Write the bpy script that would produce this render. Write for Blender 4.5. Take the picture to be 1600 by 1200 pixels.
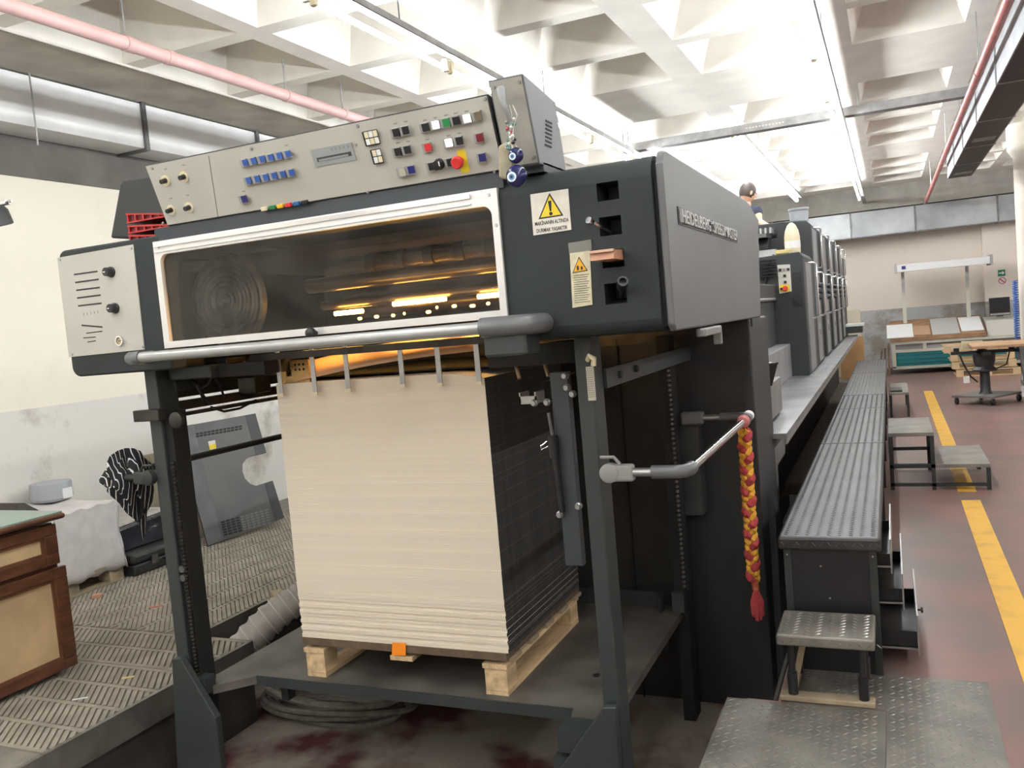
import bpy, math, random
from mathutils import Vector, Matrix
random.seed(7)
scene = bpy.context.scene
for o in list(bpy.data.objects): bpy.data.objects.remove(o)
COL = scene.collection
PI = math.pi

# ------------------------------------------------------------------ camera
FPX, YAW, PITCH, ROLL = 1351.04, math.radians(23.879), math.radians(3.933), math.radians(4.978)
EYE = Vector((0, 0, 1.62))
_f = Vector((-math.sin(YAW)*math.cos(PITCH), math.cos(YAW)*math.cos(PITCH), -math.sin(PITCH)))
_r = Vector((math.cos(YAW), math.sin(YAW), 0)); _d = _f.cross(_r)
CR = math.cos(ROLL)*_r + math.sin(ROLL)*_d
CD = -math.sin(ROLL)*_r + math.cos(ROLL)*_d
cam_d = bpy.data.cameras.new('camera'); cam = bpy.data.objects.new('camera', cam_d); COL.objects.link(cam)
m3 = Matrix((CR, -CD, -_f)).transposed()
cam.matrix_world = Matrix.Translation(EYE) @ m3.to_4x4()
cam_d.sensor_fit = 'HORIZONTAL'; cam_d.sensor_width = 36; cam_d.lens = FPX/1600*36
cam_d.clip_start = 0.05; cam_d.clip_end = 100
scene.camera = cam

# ------------------------------------------------------------------ world, exposure
w = bpy.data.worlds.new('world'); scene.world = w; w.use_nodes = True
w.node_tree.nodes['Background'].inputs[0].default_value = (1.0, 0.95, 0.88, 1)
w.node_tree.nodes['Background'].inputs[1].default_value = 0.015
vs = scene.view_settings
vs.view_transform = 'Standard'; vs.look = 'None'; vs.gamma = 1; vs.exposure = 0.16; vs.use_curve_mapping = False
TUBE_POWER = 88.0        # emission of the fluorescent tubes
WARM_POWER = 45.0        # emission of the amber dryer lamps and added fill tubes inside the delivery

# ------------------------------------------------------------------ pixel helpers (photo frame 1600x1200)
def ray(px, py): return CR*((px-800)/FPX) + CD*((py-600)/FPX) + _f
def at(px, py, ax, v):
    d = ray(px, py); return EYE + d*((v-EYE[ax])/d[ax])
def aX(px, py, v): return at(px, py, 0, v)
def aY(px, py, v): return at(px, py, 1, v)
def aZ(px, py, v=0.0): return at(px, py, 2, v)

# ------------------------------------------------------------------ materials
MATS = {}
def mat(name, col, rough=.5, metal=0.0, var=0.0, scale=6.0, col2=None, bump=0.0, bscale=60.0, emit=None, estr=0.0, detail=4, thresh=None, spec=.5, stretch=None):
    if name in MATS: return MATS[name]
    m = bpy.data.materials.new(name); m.use_nodes = True; nt = m.node_tree; b = nt.nodes['Principled BSDF']
    b.inputs['Base Color'].default_value = (*col, 1); b.inputs['Roughness'].default_value = rough
    b.inputs['Metallic'].default_value = metal; b.inputs['Specular IOR Level'].default_value = spec
    if var > 0 or col2 or bump > 0:
        tc = nt.nodes.new('ShaderNodeTexCoord'); src = tc.outputs['Object']
        if stretch:
            mp = nt.nodes.new('ShaderNodeMapping'); mp.inputs['Scale'].default_value = stretch
            nt.links.new(src, mp.inputs['Vector']); src = mp.outputs['Vector']
    if var > 0 or col2:
        n = nt.nodes.new('ShaderNodeTexNoise'); n.inputs['Scale'].default_value = scale; n.inputs['Detail'].default_value = detail
        nt.links.new(src, n.inputs['Vector'])
        r = nt.nodes.new('ShaderNodeValToRGB'); nt.links.new(n.outputs['Fac'], r.inputs['Fac'])
        c2 = col2 or tuple(c*(1-var) for c in col); c1 = col if col2 else tuple(min(1, c*(1+var*.5)) for c in col)
        lo, hi = thresh or (.35, .65)
        r.color_ramp.elements[0].position = lo; r.color_ramp.elements[0].color = (*c2, 1)
        r.color_ramp.elements[1].position = hi; r.color_ramp.elements[1].color = (*c1, 1)
        nt.links.new(r.outputs['Color'], b.inputs['Base Color'])
    if bump > 0:
        n2 = nt.nodes.new('ShaderNodeTexNoise'); n2.inputs['Scale'].default_value = bscale; n2.inputs['Detail'].default_value = 3
        nt.links.new(src, n2.inputs['Vector'])
        bp = nt.nodes.new('ShaderNodeBump'); bp.inputs['Strength'].default_value = bump; bp.inputs['Distance'].default_value = .01
        nt.links.new(n2.outputs['Fac'], bp.inputs['Height']); nt.links.new(bp.outputs['Normal'], b.inputs['Normal'])
    if emit:
        b.inputs['Emission Color'].default_value = (*emit, 1); b.inputs['Emission Strength'].default_value = estr
    MATS[name] = m; return m

def two_tone(name, upper, lower, zsplit, dirt):
    m = bpy.data.materials.new(name); m.use_nodes = True; nt = m.node_tree; b = nt.nodes['Principled BSDF']
    g = nt.nodes.new('ShaderNodeNewGeometry'); sx = nt.nodes.new('ShaderNodeSeparateXYZ'); nt.links.new(g.outputs['Position'], sx.inputs[0])
    n = nt.nodes.new('ShaderNodeTexNoise'); n.inputs['Scale'].default_value = 1.2; n.inputs['Detail'].default_value = 8; n.inputs['Roughness'].default_value = .7
    nt.links.new(g.outputs['Position'], n.inputs['Vector'])
    mt = nt.nodes.new('ShaderNodeMath'); mt.operation = 'GREATER_THAN'; mt.inputs[1].default_value = zsplit; nt.links.new(sx.outputs['Z'], mt.inputs[0])
    def ramp(c, lo, hi, d):
        r = nt.nodes.new('ShaderNodeValToRGB'); nt.links.new(n.outputs['Fac'], r.inputs['Fac'])
        r.color_ramp.elements[0].position = lo; r.color_ramp.elements[0].color = (*d, 1)
        r.color_ramp.elements[1].position = hi; r.color_ramp.elements[1].color = (*c, 1); return r
    ru = ramp(upper, .3, .42, tuple(c*.93 for c in upper)); rl = ramp(lower, *dirt)
    mx = nt.nodes.new('ShaderNodeMix'); mx.data_type = 'RGBA'
    nt.links.new(mt.outputs[0], mx.inputs[0]); nt.links.new(rl.outputs[0], mx.inputs[6]); nt.links.new(ru.outputs[0], mx.inputs[7])
    nt.links.new(mx.outputs[2], b.inputs['Base Color']); b.inputs['Roughness'].default_value = .75
    n2 = nt.nodes.new('ShaderNodeTexNoise'); n2.inputs['Scale'].default_value = 9; n2.inputs['Detail'].default_value = 6; nt.links.new(g.outputs['Position'], n2.inputs['Vector'])
    bp = nt.nodes.new('ShaderNodeBump'); bp.inputs['Strength'].default_value = .25; bp.inputs['Distance'].default_value = .02
    nt.links.new(n2.outputs['Fac'], bp.inputs['Height']); nt.links.new(bp.outputs['Normal'], b.inputs['Normal'])
    return m

GREY   = mat('machine_grey', (.030,.037,.037), .5, 0, .12, 5, bump=.04, bscale=180)
GREYF  = mat('front_cover_grey', (.019,.025,.0255), .55, 0, .10, 4, bump=.04, bscale=180, spec=.3)
GREYD  = mat('machine_dark', (.028,.031,.032), .55, 0, .15, 5)
GREYM  = mat('machine_side_lit_grey', (.17,.175,.18), .48, 0, .10, 3, bump=.03, bscale=150)  # lighter copy of the machine grey for the lamp-lit side
GREYL  = mat('machine_panel_light', (.26,.265,.275), .42, 0, .15, 3)
BLACK  = mat('black_plastic', (.012,.012,.014), .4)
BLACKD = mat('dark_interior', (.008,.008,.008), .8)
OILY   = mat('oily_steel', (.045,.040,.034), .4, .6, .4, 14)
PLATE  = mat('panel_beige_grey', (.445,.425,.375), .5, 0, .06, 3)
ALU    = mat('brushed_alu', (.70,.69,.67), .38, .35, .05, 3)
CHROME = mat('chrome', (.75,.75,.76), .16, 1.0)
STEEL  = mat('dull_steel', (.42,.42,.42), .35, .85, .2, 8)
STEELD = mat('dark_steel', (.16,.16,.16), .42, .7, .3, 10)
TREAD  = mat('tread_steel', (.065,.065,.068), .45, .7, .3, 3)
TREADP = mat('tread_lozenge', (.20,.20,.205), .28, .85, .2, 6)
TREADF = mat('foot_board_steel', (.33,.33,.335), .38, .7, .3, 3)
TREADD = mat('tread_steel_dusty', (.21,.195,.17), .5, .45, .35, 4)
GALV   = mat('galvanised_glare', (.86,.865,.87), .36, .12, .08, 2.5)  # near-white, barely metallic base stands in for lamp reflections on the duct
RUBBERG= mat('grey_plastic_sleeve', (.11,.115,.12), .35, 0, .1, 10)
CASTG  = mat('grey_casting', (.24,.24,.235), .45, 0, .12, 10)
CONC   = mat('ceiling_concrete', (.80,.76,.69), .85, 0, .07, 3, bump=.2, bscale=20)
WOOD   = mat('pale_pallet_wood', (.62,.45,.26), .7, 0, .3, 5, stretch=(6,1,6))
WOODG  = mat('weathered_wood', (.34,.27,.18), .8, 0, .35, 6)
BROWN  = mat('brown_varnished_wood', (.125,.048,.024), .4, 0, .4, 7, stretch=(1,1,5))
BROWNM = mat('brown_board', (.30,.165,.085), .6, 0, .3, 5)
CREAMB = mat('cream_laminate', (.60,.43,.24), .55, 0, .2, 4)
GREENT = mat('green_top', (.22,.30,.25), .4)
PAPER  = mat('paper_edge', (.73,.645,.53), .9, 0, .04, 3, bump=.25, bscale=40, stretch=(.2,.2,9))
PAPERD = mat('printed_black_edge', (.030,.029,.028), .75, 0, .35, 7, bump=.2, bscale=40, stretch=(4,4,.35))
WHITE  = mat('white_paper', (.78,.78,.77), .8)
CLOTH  = mat('white_cloth', (.60,.57,.56), .95, 0, .12, 8, bump=.2, bscale=60)
RED    = mat('red_plastic', (.40,.014,.014), .4)
REDL   = mat('red_button', (.62,.03,.03), .4)
REDD   = mat('dark_red_button', (.17,.012,.022), .4)
GREENB = mat('green_button', (.02,.22,.07), .4)
BLUEB  = mat('blue_button', (.035,.10,.36), .4)
NAVY   = mat('navy_button', (.015,.018,.14), .35)
LITW   = mat('lit_white_button', (.9,.9,.9), .4, emit=(1,1,1), estr=1.6)
BEIGE  = mat('beige_button', (.45,.42,.33), .5)
YELLOW = mat('yellow_sticker', (.72,.55,.02), .55)
AMBER  = mat('amber_sticker', (.70,.36,.01), .55)
ORANGE = mat('orange_tag', (.95,.27,.01), .7, emit=(.95,.27,.01), estr=0.0)
STICK  = mat('sticker_white', (.68,.64,.57), .6, 0, .08, 25)
STICKY = mat('sticker_aged', (.60,.55,.38), .6, 0, .18, 25)
INK    = mat('printed_ink', (.015,.014,.014), .7)
DISP   = mat('display_grey', (.29,.31,.31), .35)
PINKP  = mat('pink_pipe_paint', (.68,.44,.42), .45, 0, .08, 6)
REDP   = mat('faded_red_pipe_paint', (.48,.16,.15), .45, 0, .2, 6)
DUCTB  = mat('black_duct', (.020,.022,.026), .55, 0, .3, 5)
DUCTG  = mat('grey_duct_side', (.33,.34,.36), .5, .3, .15, 4)
FLOORR = mat('red_painted_floor', (.235,.125,.11), .38, 0, 0, 2.2, col2=(.16,.115,.10), bump=.05, bscale=12, detail=8, thresh=(.38,.62))
PITM   = mat('pit_floor', (.30,.26,.22), .6, 0, 0, 2.6, col2=(.085,.022,.02), detail=8, thresh=(.40,.55), bump=.2, bscale=30)
PITW   = mat('pit_wall', (.05,.045,.04), .9, 0, .3, 6)
CONCF  = mat('grey_screed', (.20,.18,.15), .8, 0, .25, 9, bump=.2, bscale=60)
YLINE  = mat('yellow_line_paint', (.72,.40,.045), .5, 0, 0, 7, col2=(.60,.33,.05), detail=8, thresh=(.35,.5))
MATB   = mat('mat_base', (.19,.165,.13), .9, 0, .3, 9)
MATR   = mat('mat_rib', (.30,.265,.215), .85, 0, .25, 5)
HOSE   = mat('grey_fabric_hose', (.36,.33,.30), .8, 0, .15, 9)
ROPE   = mat('dusty_cable', (.17,.155,.13), .8, 0, .25, 25)
TEAL   = mat('teal_board', (.01,.17,.19), .5, 0, .15, 3)
CREAMD = mat('desk_cream', (.52,.50,.42), .5)
GREYDK = mat('desk_grey', (.33,.31,.31), .6)
SKIN   = mat('skin', (.62,.36,.24), .5)
HAIR   = mat('dark_hair', (.035,.022,.018), .6)
TSHIRT = mat('navy_tshirt', (.022,.026,.05), .85)
TROUS  = mat('dark_trousers', (.03,.03,.035), .85)
IVORY  = mat('ivory_plastic', (.72,.64,.44), .4)
BUCKET = mat('grey_bucket', (.36,.38,.41), .45)
BLUEC  = mat('blue_cable', (.05,.13,.40), .5)
BRAIDY = mat('yellow_fabric', (.70,.36,.04), .85, 0, .15, 40)
BRAIDR = mat('red_fabric', (.42,.05,.055), .85, 0, .15, 40)
LEATHER= mat('sack_cloth', (.33,.29,.20), .9, 0, .2, 30)
COPPER = mat('pinkish_wood', (.50,.25,.16), .5)
PLASTW = mat('black_plastic_wrap', (.02,.022,.026), .12, 0, .3, 9, bump=.5, bscale=14)
SCREEN = mat('black_screen', (.01,.011,.013), .2)
GREENS = mat('green_sign', (.01,.20,.09), .5)
REDS   = mat('red_sign', (.55,.05,.05), .5)
TUBE   = mat('fluorescent_tube', (1,1,1), .5, emit=(.96,1.0,1.02), estr=TUBE_POWER)
WARM   = mat('amber_lamp', (1,.7,.3), .5, emit=(1.0,.50,.10), estr=WARM_POWER)
STRIPE = None
WALLL = two_tone('left_wall_paint', (.84,.78,.67), (.70,.67,.62), 1.30, (.30, .45, (.40,.36,.31)))
WALLB = two_tone('back_wall_paint', (.78,.70,.615), (.45,.45,.45), 1.25, (.42, .52, (.30,.27,.23)))
def glass_mat():
    m = bpy.data.materials.new('window_glass'); m.use_nodes = True; nt = m.node_tree; nt.nodes.remove(nt.nodes['Principled BSDF'])
    out = nt.nodes['Material Output']; t = nt.nodes.new('ShaderNodeBsdfTransparent'); t.inputs[0].default_value = (.88,.87,.84,1)
    g = nt.nodes.new('ShaderNodeBsdfGlossy'); g.inputs['Roughness'].default_value = .12; g.inputs[0].default_value = (.9,.9,.9,1)
    d = nt.nodes.new('ShaderNodeBsdfDiffuse'); d.inputs[0].default_value = (.5,.5,.48,1)
    tc = nt.nodes.new('ShaderNodeTexCoord'); n = nt.nodes.new('ShaderNodeTexNoise'); n.inputs['Scale'].default_value = 5; n.inputs['Detail'].default_value = 6
    nt.links.new(tc.outputs['Object'], n.inputs['Vector'])
    r = nt.nodes.new('ShaderNodeMapRange'); r.inputs[1].default_value = .35; r.inputs[2].default_value = .75; r.inputs[3].default_value = .0; r.inputs[4].default_value = .055
    nt.links.new(n.outputs['Fac'], r.inputs[0])
    mx = nt.nodes.new('ShaderNodeMixShader'); nt.links.new(r.outputs[0], mx.inputs[0]); nt.links.new(t.outputs[0], mx.inputs[1]); nt.links.new(d.outputs[0], mx.inputs[2])
    lw = nt.nodes.new('ShaderNodeFresnel'); lw.inputs[0].default_value = 1.22
    m2 = nt.nodes.new('ShaderNodeMixShader'); nt.links.new(lw.outputs[0], m2.inputs[0]); nt.links.new(mx.outputs[0], m2.inputs[1]); nt.links.new(g.outputs[0], m2.inputs[2])
    nt.links.new(m2.outputs[0], out.inputs['Surface']); return m
GLASS = glass_mat()
def stripe_mat():
    m = bpy.data.materials.new('striped_cloth'); m.use_nodes = True; nt = m.node_tree; b = nt.nodes['Principled BSDF']
    tc = nt.nodes.new('ShaderNodeTexCoord'); wv = nt.nodes.new('ShaderNodeTexWave'); wv.inputs['Scale'].default_value = 13.0; wv.inputs['Distortion'].default_value = 2.5; wv.inputs['Detail'].default_value = 1
    wv.bands_direction = 'Y'
    nt.links.new(tc.outputs['Object'], wv.inputs['Vector'])
    r = nt.nodes.new('ShaderNodeValToRGB'); r.color_ramp.interpolation = 'CONSTANT'
    r.color_ramp.elements[0].color = (.012,.012,.016,1); r.color_ramp.elements[1].position = .93; r.color_ramp.elements[1].color = (.7,.69,.66,1)
    nt.links.new(wv.outputs['Fac'], r.inputs['Fac']); nt.links.new(r.outputs[0], b.inputs['Base Color']); b.inputs['Roughness'].default_value = .9
    return m
STRIPE = stripe_mat()

# ------------------------------------------------------------------ mesh builder
WM = {}
def empty(name, loc, label, cat, group=None, rz=0.0, rx=0.0, ry=0.0):
    o = bpy.data.objects.new(name, None); COL.objects.link(o); o.empty_display_size = .1
    o.location = loc; o.rotation_euler = (rx, ry, rz)
    WM[o.name] = Matrix.LocRotScale(Vector(loc), o.rotation_euler.copy(), None)
    tag(o, label, cat, group); return o
def tag(o, label=None, cat=None, group=None, kind=None):
    if label: o['label'] = label
    if cat: o['category'] = cat
    if group: o['group'] = group
    if kind: o['kind'] = kind
    return o
class MB:
    def __init__(s): s.v = []; s.f = []
    def add(s, vs, fs):
        n = len(s.v); s.v += [Vector(v) for v in vs]; s.f += [[i+n for i in f] for f in fs]; return s
    def box(s, a, b):
        x0,x1 = sorted((a[0],b[0])); y0,y1 = sorted((a[1],b[1])); z0,z1 = sorted((a[2],b[2]))
        return s.add([(x0,y0,z0),(x1,y0,z0),(x1,y1,z0),(x0,y1,z0),(x0,y0,z1),(x1,y0,z1),(x1,y1,z1),(x0,y1,z1)],
              [(0,3,2,1),(4,5,6,7),(0,1,5,4),(1,2,6,5),(2,3,7,6),(3,0,4,7)])
    def obox(s, c, u, v, n, w, h, d0, d1):
        # box on a plane through c with axes u (width), v (height), n (outward)
        c = Vector(c); P = []
        for k in (d0, d1):
            for (a, b) in ((-1,-1),(1,-1),(1,1),(-1,1)): P.append(c + u*(a*w/2) + v*(b*h/2) + n*k)
        return s.add(P, [(0,3,2,1),(4,5,6,7),(0,1,5,4),(1,2,6,5),(2,3,7,6),(3,0,4,7)])
    def prism(s, pts, ax, a, b):
        def mk(p, k):
            return {0:(k,p[0],p[1]), 1:(p[0],k,p[1]), 2:(p[0],p[1],k)}[ax]
        n = len(pts); V = [mk(p,a) for p in pts] + [mk(p,b) for p in pts]
        F = [list(range(n))[::-1], list(range(n,2*n))] + [(i,(i+1)%n,(i+1)%n+n,i+n) for i in range(n)]
        return s.add(V, F)
    def hexa(s, bottom, top):
        n = len(bottom); F = [list(range(n))[::-1], list(range(n,2*n))] + [(i,(i+1)%n,(i+1)%n+n,i+n) for i in range(n)]
        return s.add(list(bottom)+list(top), F)
    def tube(s, path, r, n=10, cap=True, closed=False):
        path = [Vector(p) for p in path]; m = len(path); rs = r if isinstance(r,(list,tuple)) else [r]*m
        V = []; prev = None
        for i,p in enumerate(path):
            if closed: t = path[(i+1)%m]-path[i-1]
            else: t = (path[min(i+1,m-1)]-path[max(i-1,0)])
            t.normalize()
            if prev is None:
                ref = Vector((0,0,1)) if abs(t.z) < .9 else Vector((1,0,0)); a = t.cross(ref).normalized()
            else: a = (prev - t*prev.dot(t)).normalized()
            prev = a; b = t.cross(a)
            for k in range(n):
                an = 2*PI*k/n; V.append(p + a*(math.cos(an)*rs[i]) + b*(math.sin(an)*rs[i]))
        F = []
        for i in range(m if closed else m-1):
            j = (i+1)%m
            for k in range(n): F.append((i*n+k, i*n+(k+1)%n, j*n+(k+1)%n, j*n+k))
        if cap and not closed: F += [list(range(n))[::-1], [(m-1)*n+k for k in range(n)]]
        return s.add(V, F)
    def lathe(s, prof, o, axis=(0,0,1), n=20, cap=True):
        t = Vector(axis).normalized(); o = Vector(o)
        ref = Vector((0,0,1)) if abs(t.z) < .9 else Vector((1,0,0)); a = t.cross(ref).normalized(); b = t.cross(a)
        V = []
        for (r, h) in prof:
            for k in range(n):
                an = 2*PI*k/n; V.append(o + t*h + a*(math.cos(an)*r) + b*(math.sin(an)*r))
        F = []
        for i in range(len(prof)-1):
            for k in range(n): F.append((i*n+k, i*n+(k+1)%n, (i+1)*n+(k+1)%n, (i+1)*n+k))
        if cap: F += [list(range(n))[::-1], [(len(prof)-1)*n+k for k in range(n)]]
        return s.add(V, F)
    def sphere(s, c, r, n=14, sc=(1,1,1)):
        prof = [(max(1e-4, math.sin(PI*i/10)), -math.cos(PI*i/10)) for i in range(11)]
        k = len(s.v); s.lathe(prof, (0,0,0), (0,0,1), n)
        for v in s.v[k:]:
            v.x = v.x*r*sc[0]+c[0]; v.y = v.y*r*sc[1]+c[1]; v.z = v.z*r*sc[2]+c[2]
        return s
    def plate(s, ax, a, b, u0, u1, v0, v1, holes):
        us = sorted({u0,u1,*[h[0] for h in holes],*[h[1] for h in holes]}); vs_ = sorted({v0,v1,*[h[2] for h in holes],*[h[3] for h in holes]})
        for i in range(len(us)-1):
            for j in range(len(vs_)-1):
                cu, cv = (us[i]+us[i+1])/2, (vs_[j]+vs_[j+1])/2
                if any(h[0]<cu<h[1] and h[2]<cv<h[3] for h in holes): continue
                s.prism([(us[i],vs_[j]),(us[i+1],vs_[j]),(us[i+1],vs_[j+1]),(us[i],vs_[j+1])], ax, a, b)
        return s
    def build(s, name, m, parent=None, smooth=None, bevel=0, label=None, kind=None, local=False):
        V = s.v
        if parent is not None and not local:
            inv = WM[parent.name].inverted(); V = [inv @ v for v in V]
        lo = Vector((min(v.x for v in V), min(v.y for v in V), min(v.z for v in V))); hi = Vector((max(v.x for v in V), max(v.y for v in V), max(v.z for v in V)))
        c = Vector(((lo.x+hi.x)/2, (lo.y+hi.y)/2, lo.z))
        me = bpy.data.meshes.new(name); me.from_pydata([v-c for v in V], [], s.f); me.update()
        import bmesh as _b
        bm = _b.new(); bm.from_mesh(me); _b.ops.recalc_face_normals(bm, faces=bm.faces); bm.to_mesh(me); bm.free()
        if smooth: me.shade_smooth(); me.set_sharp_from_angle(angle=math.radians(smooth if smooth is not True else 40))
        me.materials.append(m)
        o = bpy.data.objects.new(name, me); COL.objects.link(o); o.location = c
        if parent is not None: o.parent = parent; WM[o.name] = WM[parent.name] @ Matrix.Translation(c)
        else: WM[o.name] = Matrix.Translation(c)
        if bevel:
            bv = o.modifiers.new('bevel', 'BEVEL'); bv.width = bevel; bv.segments = 2; bv.limit_method = 'ANGLE'; bv.angle_limit = math.radians(40)
        if label: o['label'] = label
        if kind: o['kind'] = kind
        return o
def B(a, b): return MB().box(a, b)
def thing(o, label, cat, group=None): return tag(o, label, cat, group)
def struct(o): o['kind'] = 'structure'; return o
def copy_to(o, parent, loc, scale=None, rz=None):
    c = o.copy(); COL.objects.link(c); c.parent = parent; c.location = loc
    if scale: c.scale = scale
    if rz is not None: c.rotation_euler = (0,0,rz)
    WM[c.name] = (WM[parent.name] if parent else Matrix()) @ Matrix.Translation(Vector(loc)); return c
def arc(cx, cy, r, a0, a1, n=6): return [(cx+r*math.cos(math.radians(a0+(a1-a0)*i/n)), cy+r*math.sin(math.radians(a0+(a1-a0)*i/n))) for i in range(n+1)]
def text(body, size, origin, u, v, n, m, name, parent, depth=.0008, sx=1.0, width=None, bold=0.0):
    cu = bpy.data.curves.new('t', 'FONT'); cu.body = body; cu.size = size; cu.extrude = depth; cu.align_x = 'LEFT'; cu.resolution_u = 2; cu.offset = bold
    ob = bpy.data.objects.new('t', cu); COL.objects.link(ob)
    dg = bpy.context.evaluated_depsgraph_get(); me = bpy.data.meshes.new_from_object(ob.evaluated_get(dg))
    vs_ = [x.co.copy() for x in me.vertices]; fs = [list(p.vertices) for p in me.polygons]
    bpy.data.objects.remove(ob); bpy.data.curves.remove(cu); bpy.data.meshes.remove(me)
    if width:
        w0 = max(x.x for x in vs_) - min(x.x for x in vs_); sx = width/w0
    mb = MB(); origin = Vector(origin)
    mb.add([origin + u*(x.x*sx) + v*x.y + n*(x.z+depth) for x in vs_], fs)
    return mb.build(name, m, parent)

U = Vector((1,0,0)); V = Vector((0,0,1)); N = Vector((0,-1,0))

# ================================================================== SETTING
ZC = 3.75
struct(MB().box((-.62,-4,-.12),(7,3.52,0)).box((-.50,3.52,-.12),(7,8,0)).box((-.62,8,-.12),(7,20,0)).build('floor', FLOORR))
fl = struct(MB().box((-6,-4,-.12),(-3.34,3.645,-.02)).box((-6,3.645,-.12),(-3.75,20,-.02)).box((-3.31,-4,-.12),(-.62,1.8,0)).box((-3.72,8,-.12),(-.62,20,-.02)).build('floor_left', CONCF))
struct(MB().box((-6,-4,-.02),(-3.315,2.36,.006)).build('floor_front', CONCF))
pit = struct(MB().box((-3.74,1.8,-.55),(-.50,8,-.45)).build('floor_pit', PITM))
for nm,a_,b_ in (('wall_pit_left',(-3.36,1.75,-.45),(-3.335,3.65,-.13)),('wall_pit_rear',(-3.76,3.665,-.45),(-3.748,8,-.13)),('wall_pit_right',(-.52,3.53,-.45),(-.505,8,-.001)),('wall_pit_near',(-.64,1.8,-.45),(-.625,3.52,-.001)),('wall_pit_step',(-.625,3.51,-.45),(-.52,3.525,-.001)),('wall_pit_front',(-3.33,1.76,-.45),(-.64,1.8,-.001))):
    struct(B(a_,b_).build(nm, PITW))
struct(B((-6.2,-4,-.1),(-6,20.2,4.3)).build('wall_left', WALLL))
struct(MB().box((-6,20,-.1),(7,20.2,4.3)).box((1.75,19.75,0),(7,20,3.4)).build('wall_back', WALLB))
struct(B((7,-4,-.1),(7.2,20.2,4.3)).build('wall_right', WALLB))
struct(B((-6.2,-4.2,-.1),(7.2,-4,4.3)).build('wall_front', WALLB))
# waffle ceiling: rib lattice with one pan per coffer
xb = [(-5.02,.0),(-3.87,.17),(-2.71,.17),(-1.60,.27),(-.36,.36),(.78,.2),(1.93,.2),(3.1,.2),(4.25,.2),(5.4,.2),(6.6,.0)]
yb = [(-3.8,.15)]
yy = 4.93 - 1.09*7
while yy < 8.0: yb.append((yy,.15)); yy += 1.09
yb += [(8.95,1.5)]; yy = 10.75
while yy < 14.2: yb.append((yy,.15)); yy += 1.1
yb += [(14.95,1.0)]; yy = 16.5
while yy < 19.0: yb.append((yy,.15)); yy += 1.1
yb += [(19.2,.3)]
cells = []
for i in range(len(xb)-1):
    for j in range(len(yb)-1):
        x0 = xb[i][0]+xb[i][1]/2; x1 = xb[i+1][0]-xb[i+1][1]/2; y0 = yb[j][0]+yb[j][1]/2; y1 = yb[j+1][0]-yb[j+1][1]/2
        if y1-y0 > .4 and x1-x0 > .4: cells.append((x0,x1,y0,y1))
mb = MB()
def flat(x0,x1,y0,y1): mb.add([(x0,y0,ZC),(x1,y0,ZC),(x1,y1,ZC),(x0,y1,ZC)], [(0,1,2,3)])
us = sorted({-6.0,7.0,*[c[0] for c in cells],*[c[1] for c in cells]}); vs2 = sorted({-4.0,20.0,*[c[2] for c in cells],*[c[3] for c in cells]})
cs = {(round(c[0],4),round(c[2],4)) for c in cells}
for i in range(len(us)-1):
    for j in range(len(vs2)-1):
        if (round(us[i],4),round(vs2[j],4)) in cs: continue
        flat(us[i],us[i+1],vs2[j],vs2[j+1])
mb.box((-6.2,-4.2,4.25),(7.2,20.2,4.35))
ceil = struct(mb.build('ceiling', CONC))
pan0 = None
for k,(x0,x1,y0,y1) in enumerate(cells):
    if pan0 is None:
        p = MB(); q = .16; h = .36
        p.add([(-.5,-.5,0),(.5,-.5,0),(.5,.5,0),(-.5,.5,0),(-.5+q,-.5+q,h),(.5-q,-.5+q,h),(.5-q,.5-q,h),(-.5+q,.5-q,h)],
              [(0,1,5,4),(1,2,6,5),(2,3,7,6),(3,0,4,7),(4,5,6,7)])
        pan0 = p.build('coffer', CONC); pan0.parent = ceil; o = pan0
    else: o = pan0.copy(); COL.objects.link(o)
    o.location = Vector(((x0+x1)/2,(y0+y1)/2,ZC)) - WM[ceil.name].translation; o.scale = (x1-x0, y1-y0, 1)
struct(B((-6,19.25,3.3),(7,20,3.76)).build('trim_2', mat('beam_dark_concrete', (.30,.28,.25), .85, 0, .15, 4)))  # darker concrete beam along the top of the back wall
DIMC = mat('dim_ceiling_tone', (.50,.46,.405), .9, 0, .2, 2.5, bump=.2, bscale=12)
struct(MB().box((-6,-4,3.742),(-5.04,20,3.752)).build('dim_ceiling_strip', DIMC))  # darker ceiling colour stands for the weaker lamp light here
struct(MB().box((-6,-4,3.06),(-5.985,20,3.74)).build('duct_shade_strip', mat('duct_shade_tone', (.155,.145,.13), .9, 0, .2, 2.5)))  # thin dark strip stands in for the shade below the duct
# yellow aisle line, worn away in one stretch
struct(MB().box((.415,1.0,0),(.545,7.24,.003)).box((.415,7.55,0),(.545,15.1,.003)).build('trim_1', YLINE))
# round column by the right edge
mb = MB().lathe([(.2,0),(.2,3.3),(.27,3.42),(.27,3.75)], (1.86,14.0,0), n=28)
struct(mb.build('column_right', mat('column_paint', (.72,.66,.57), .6, 0, .08, 4), smooth=True))

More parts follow.
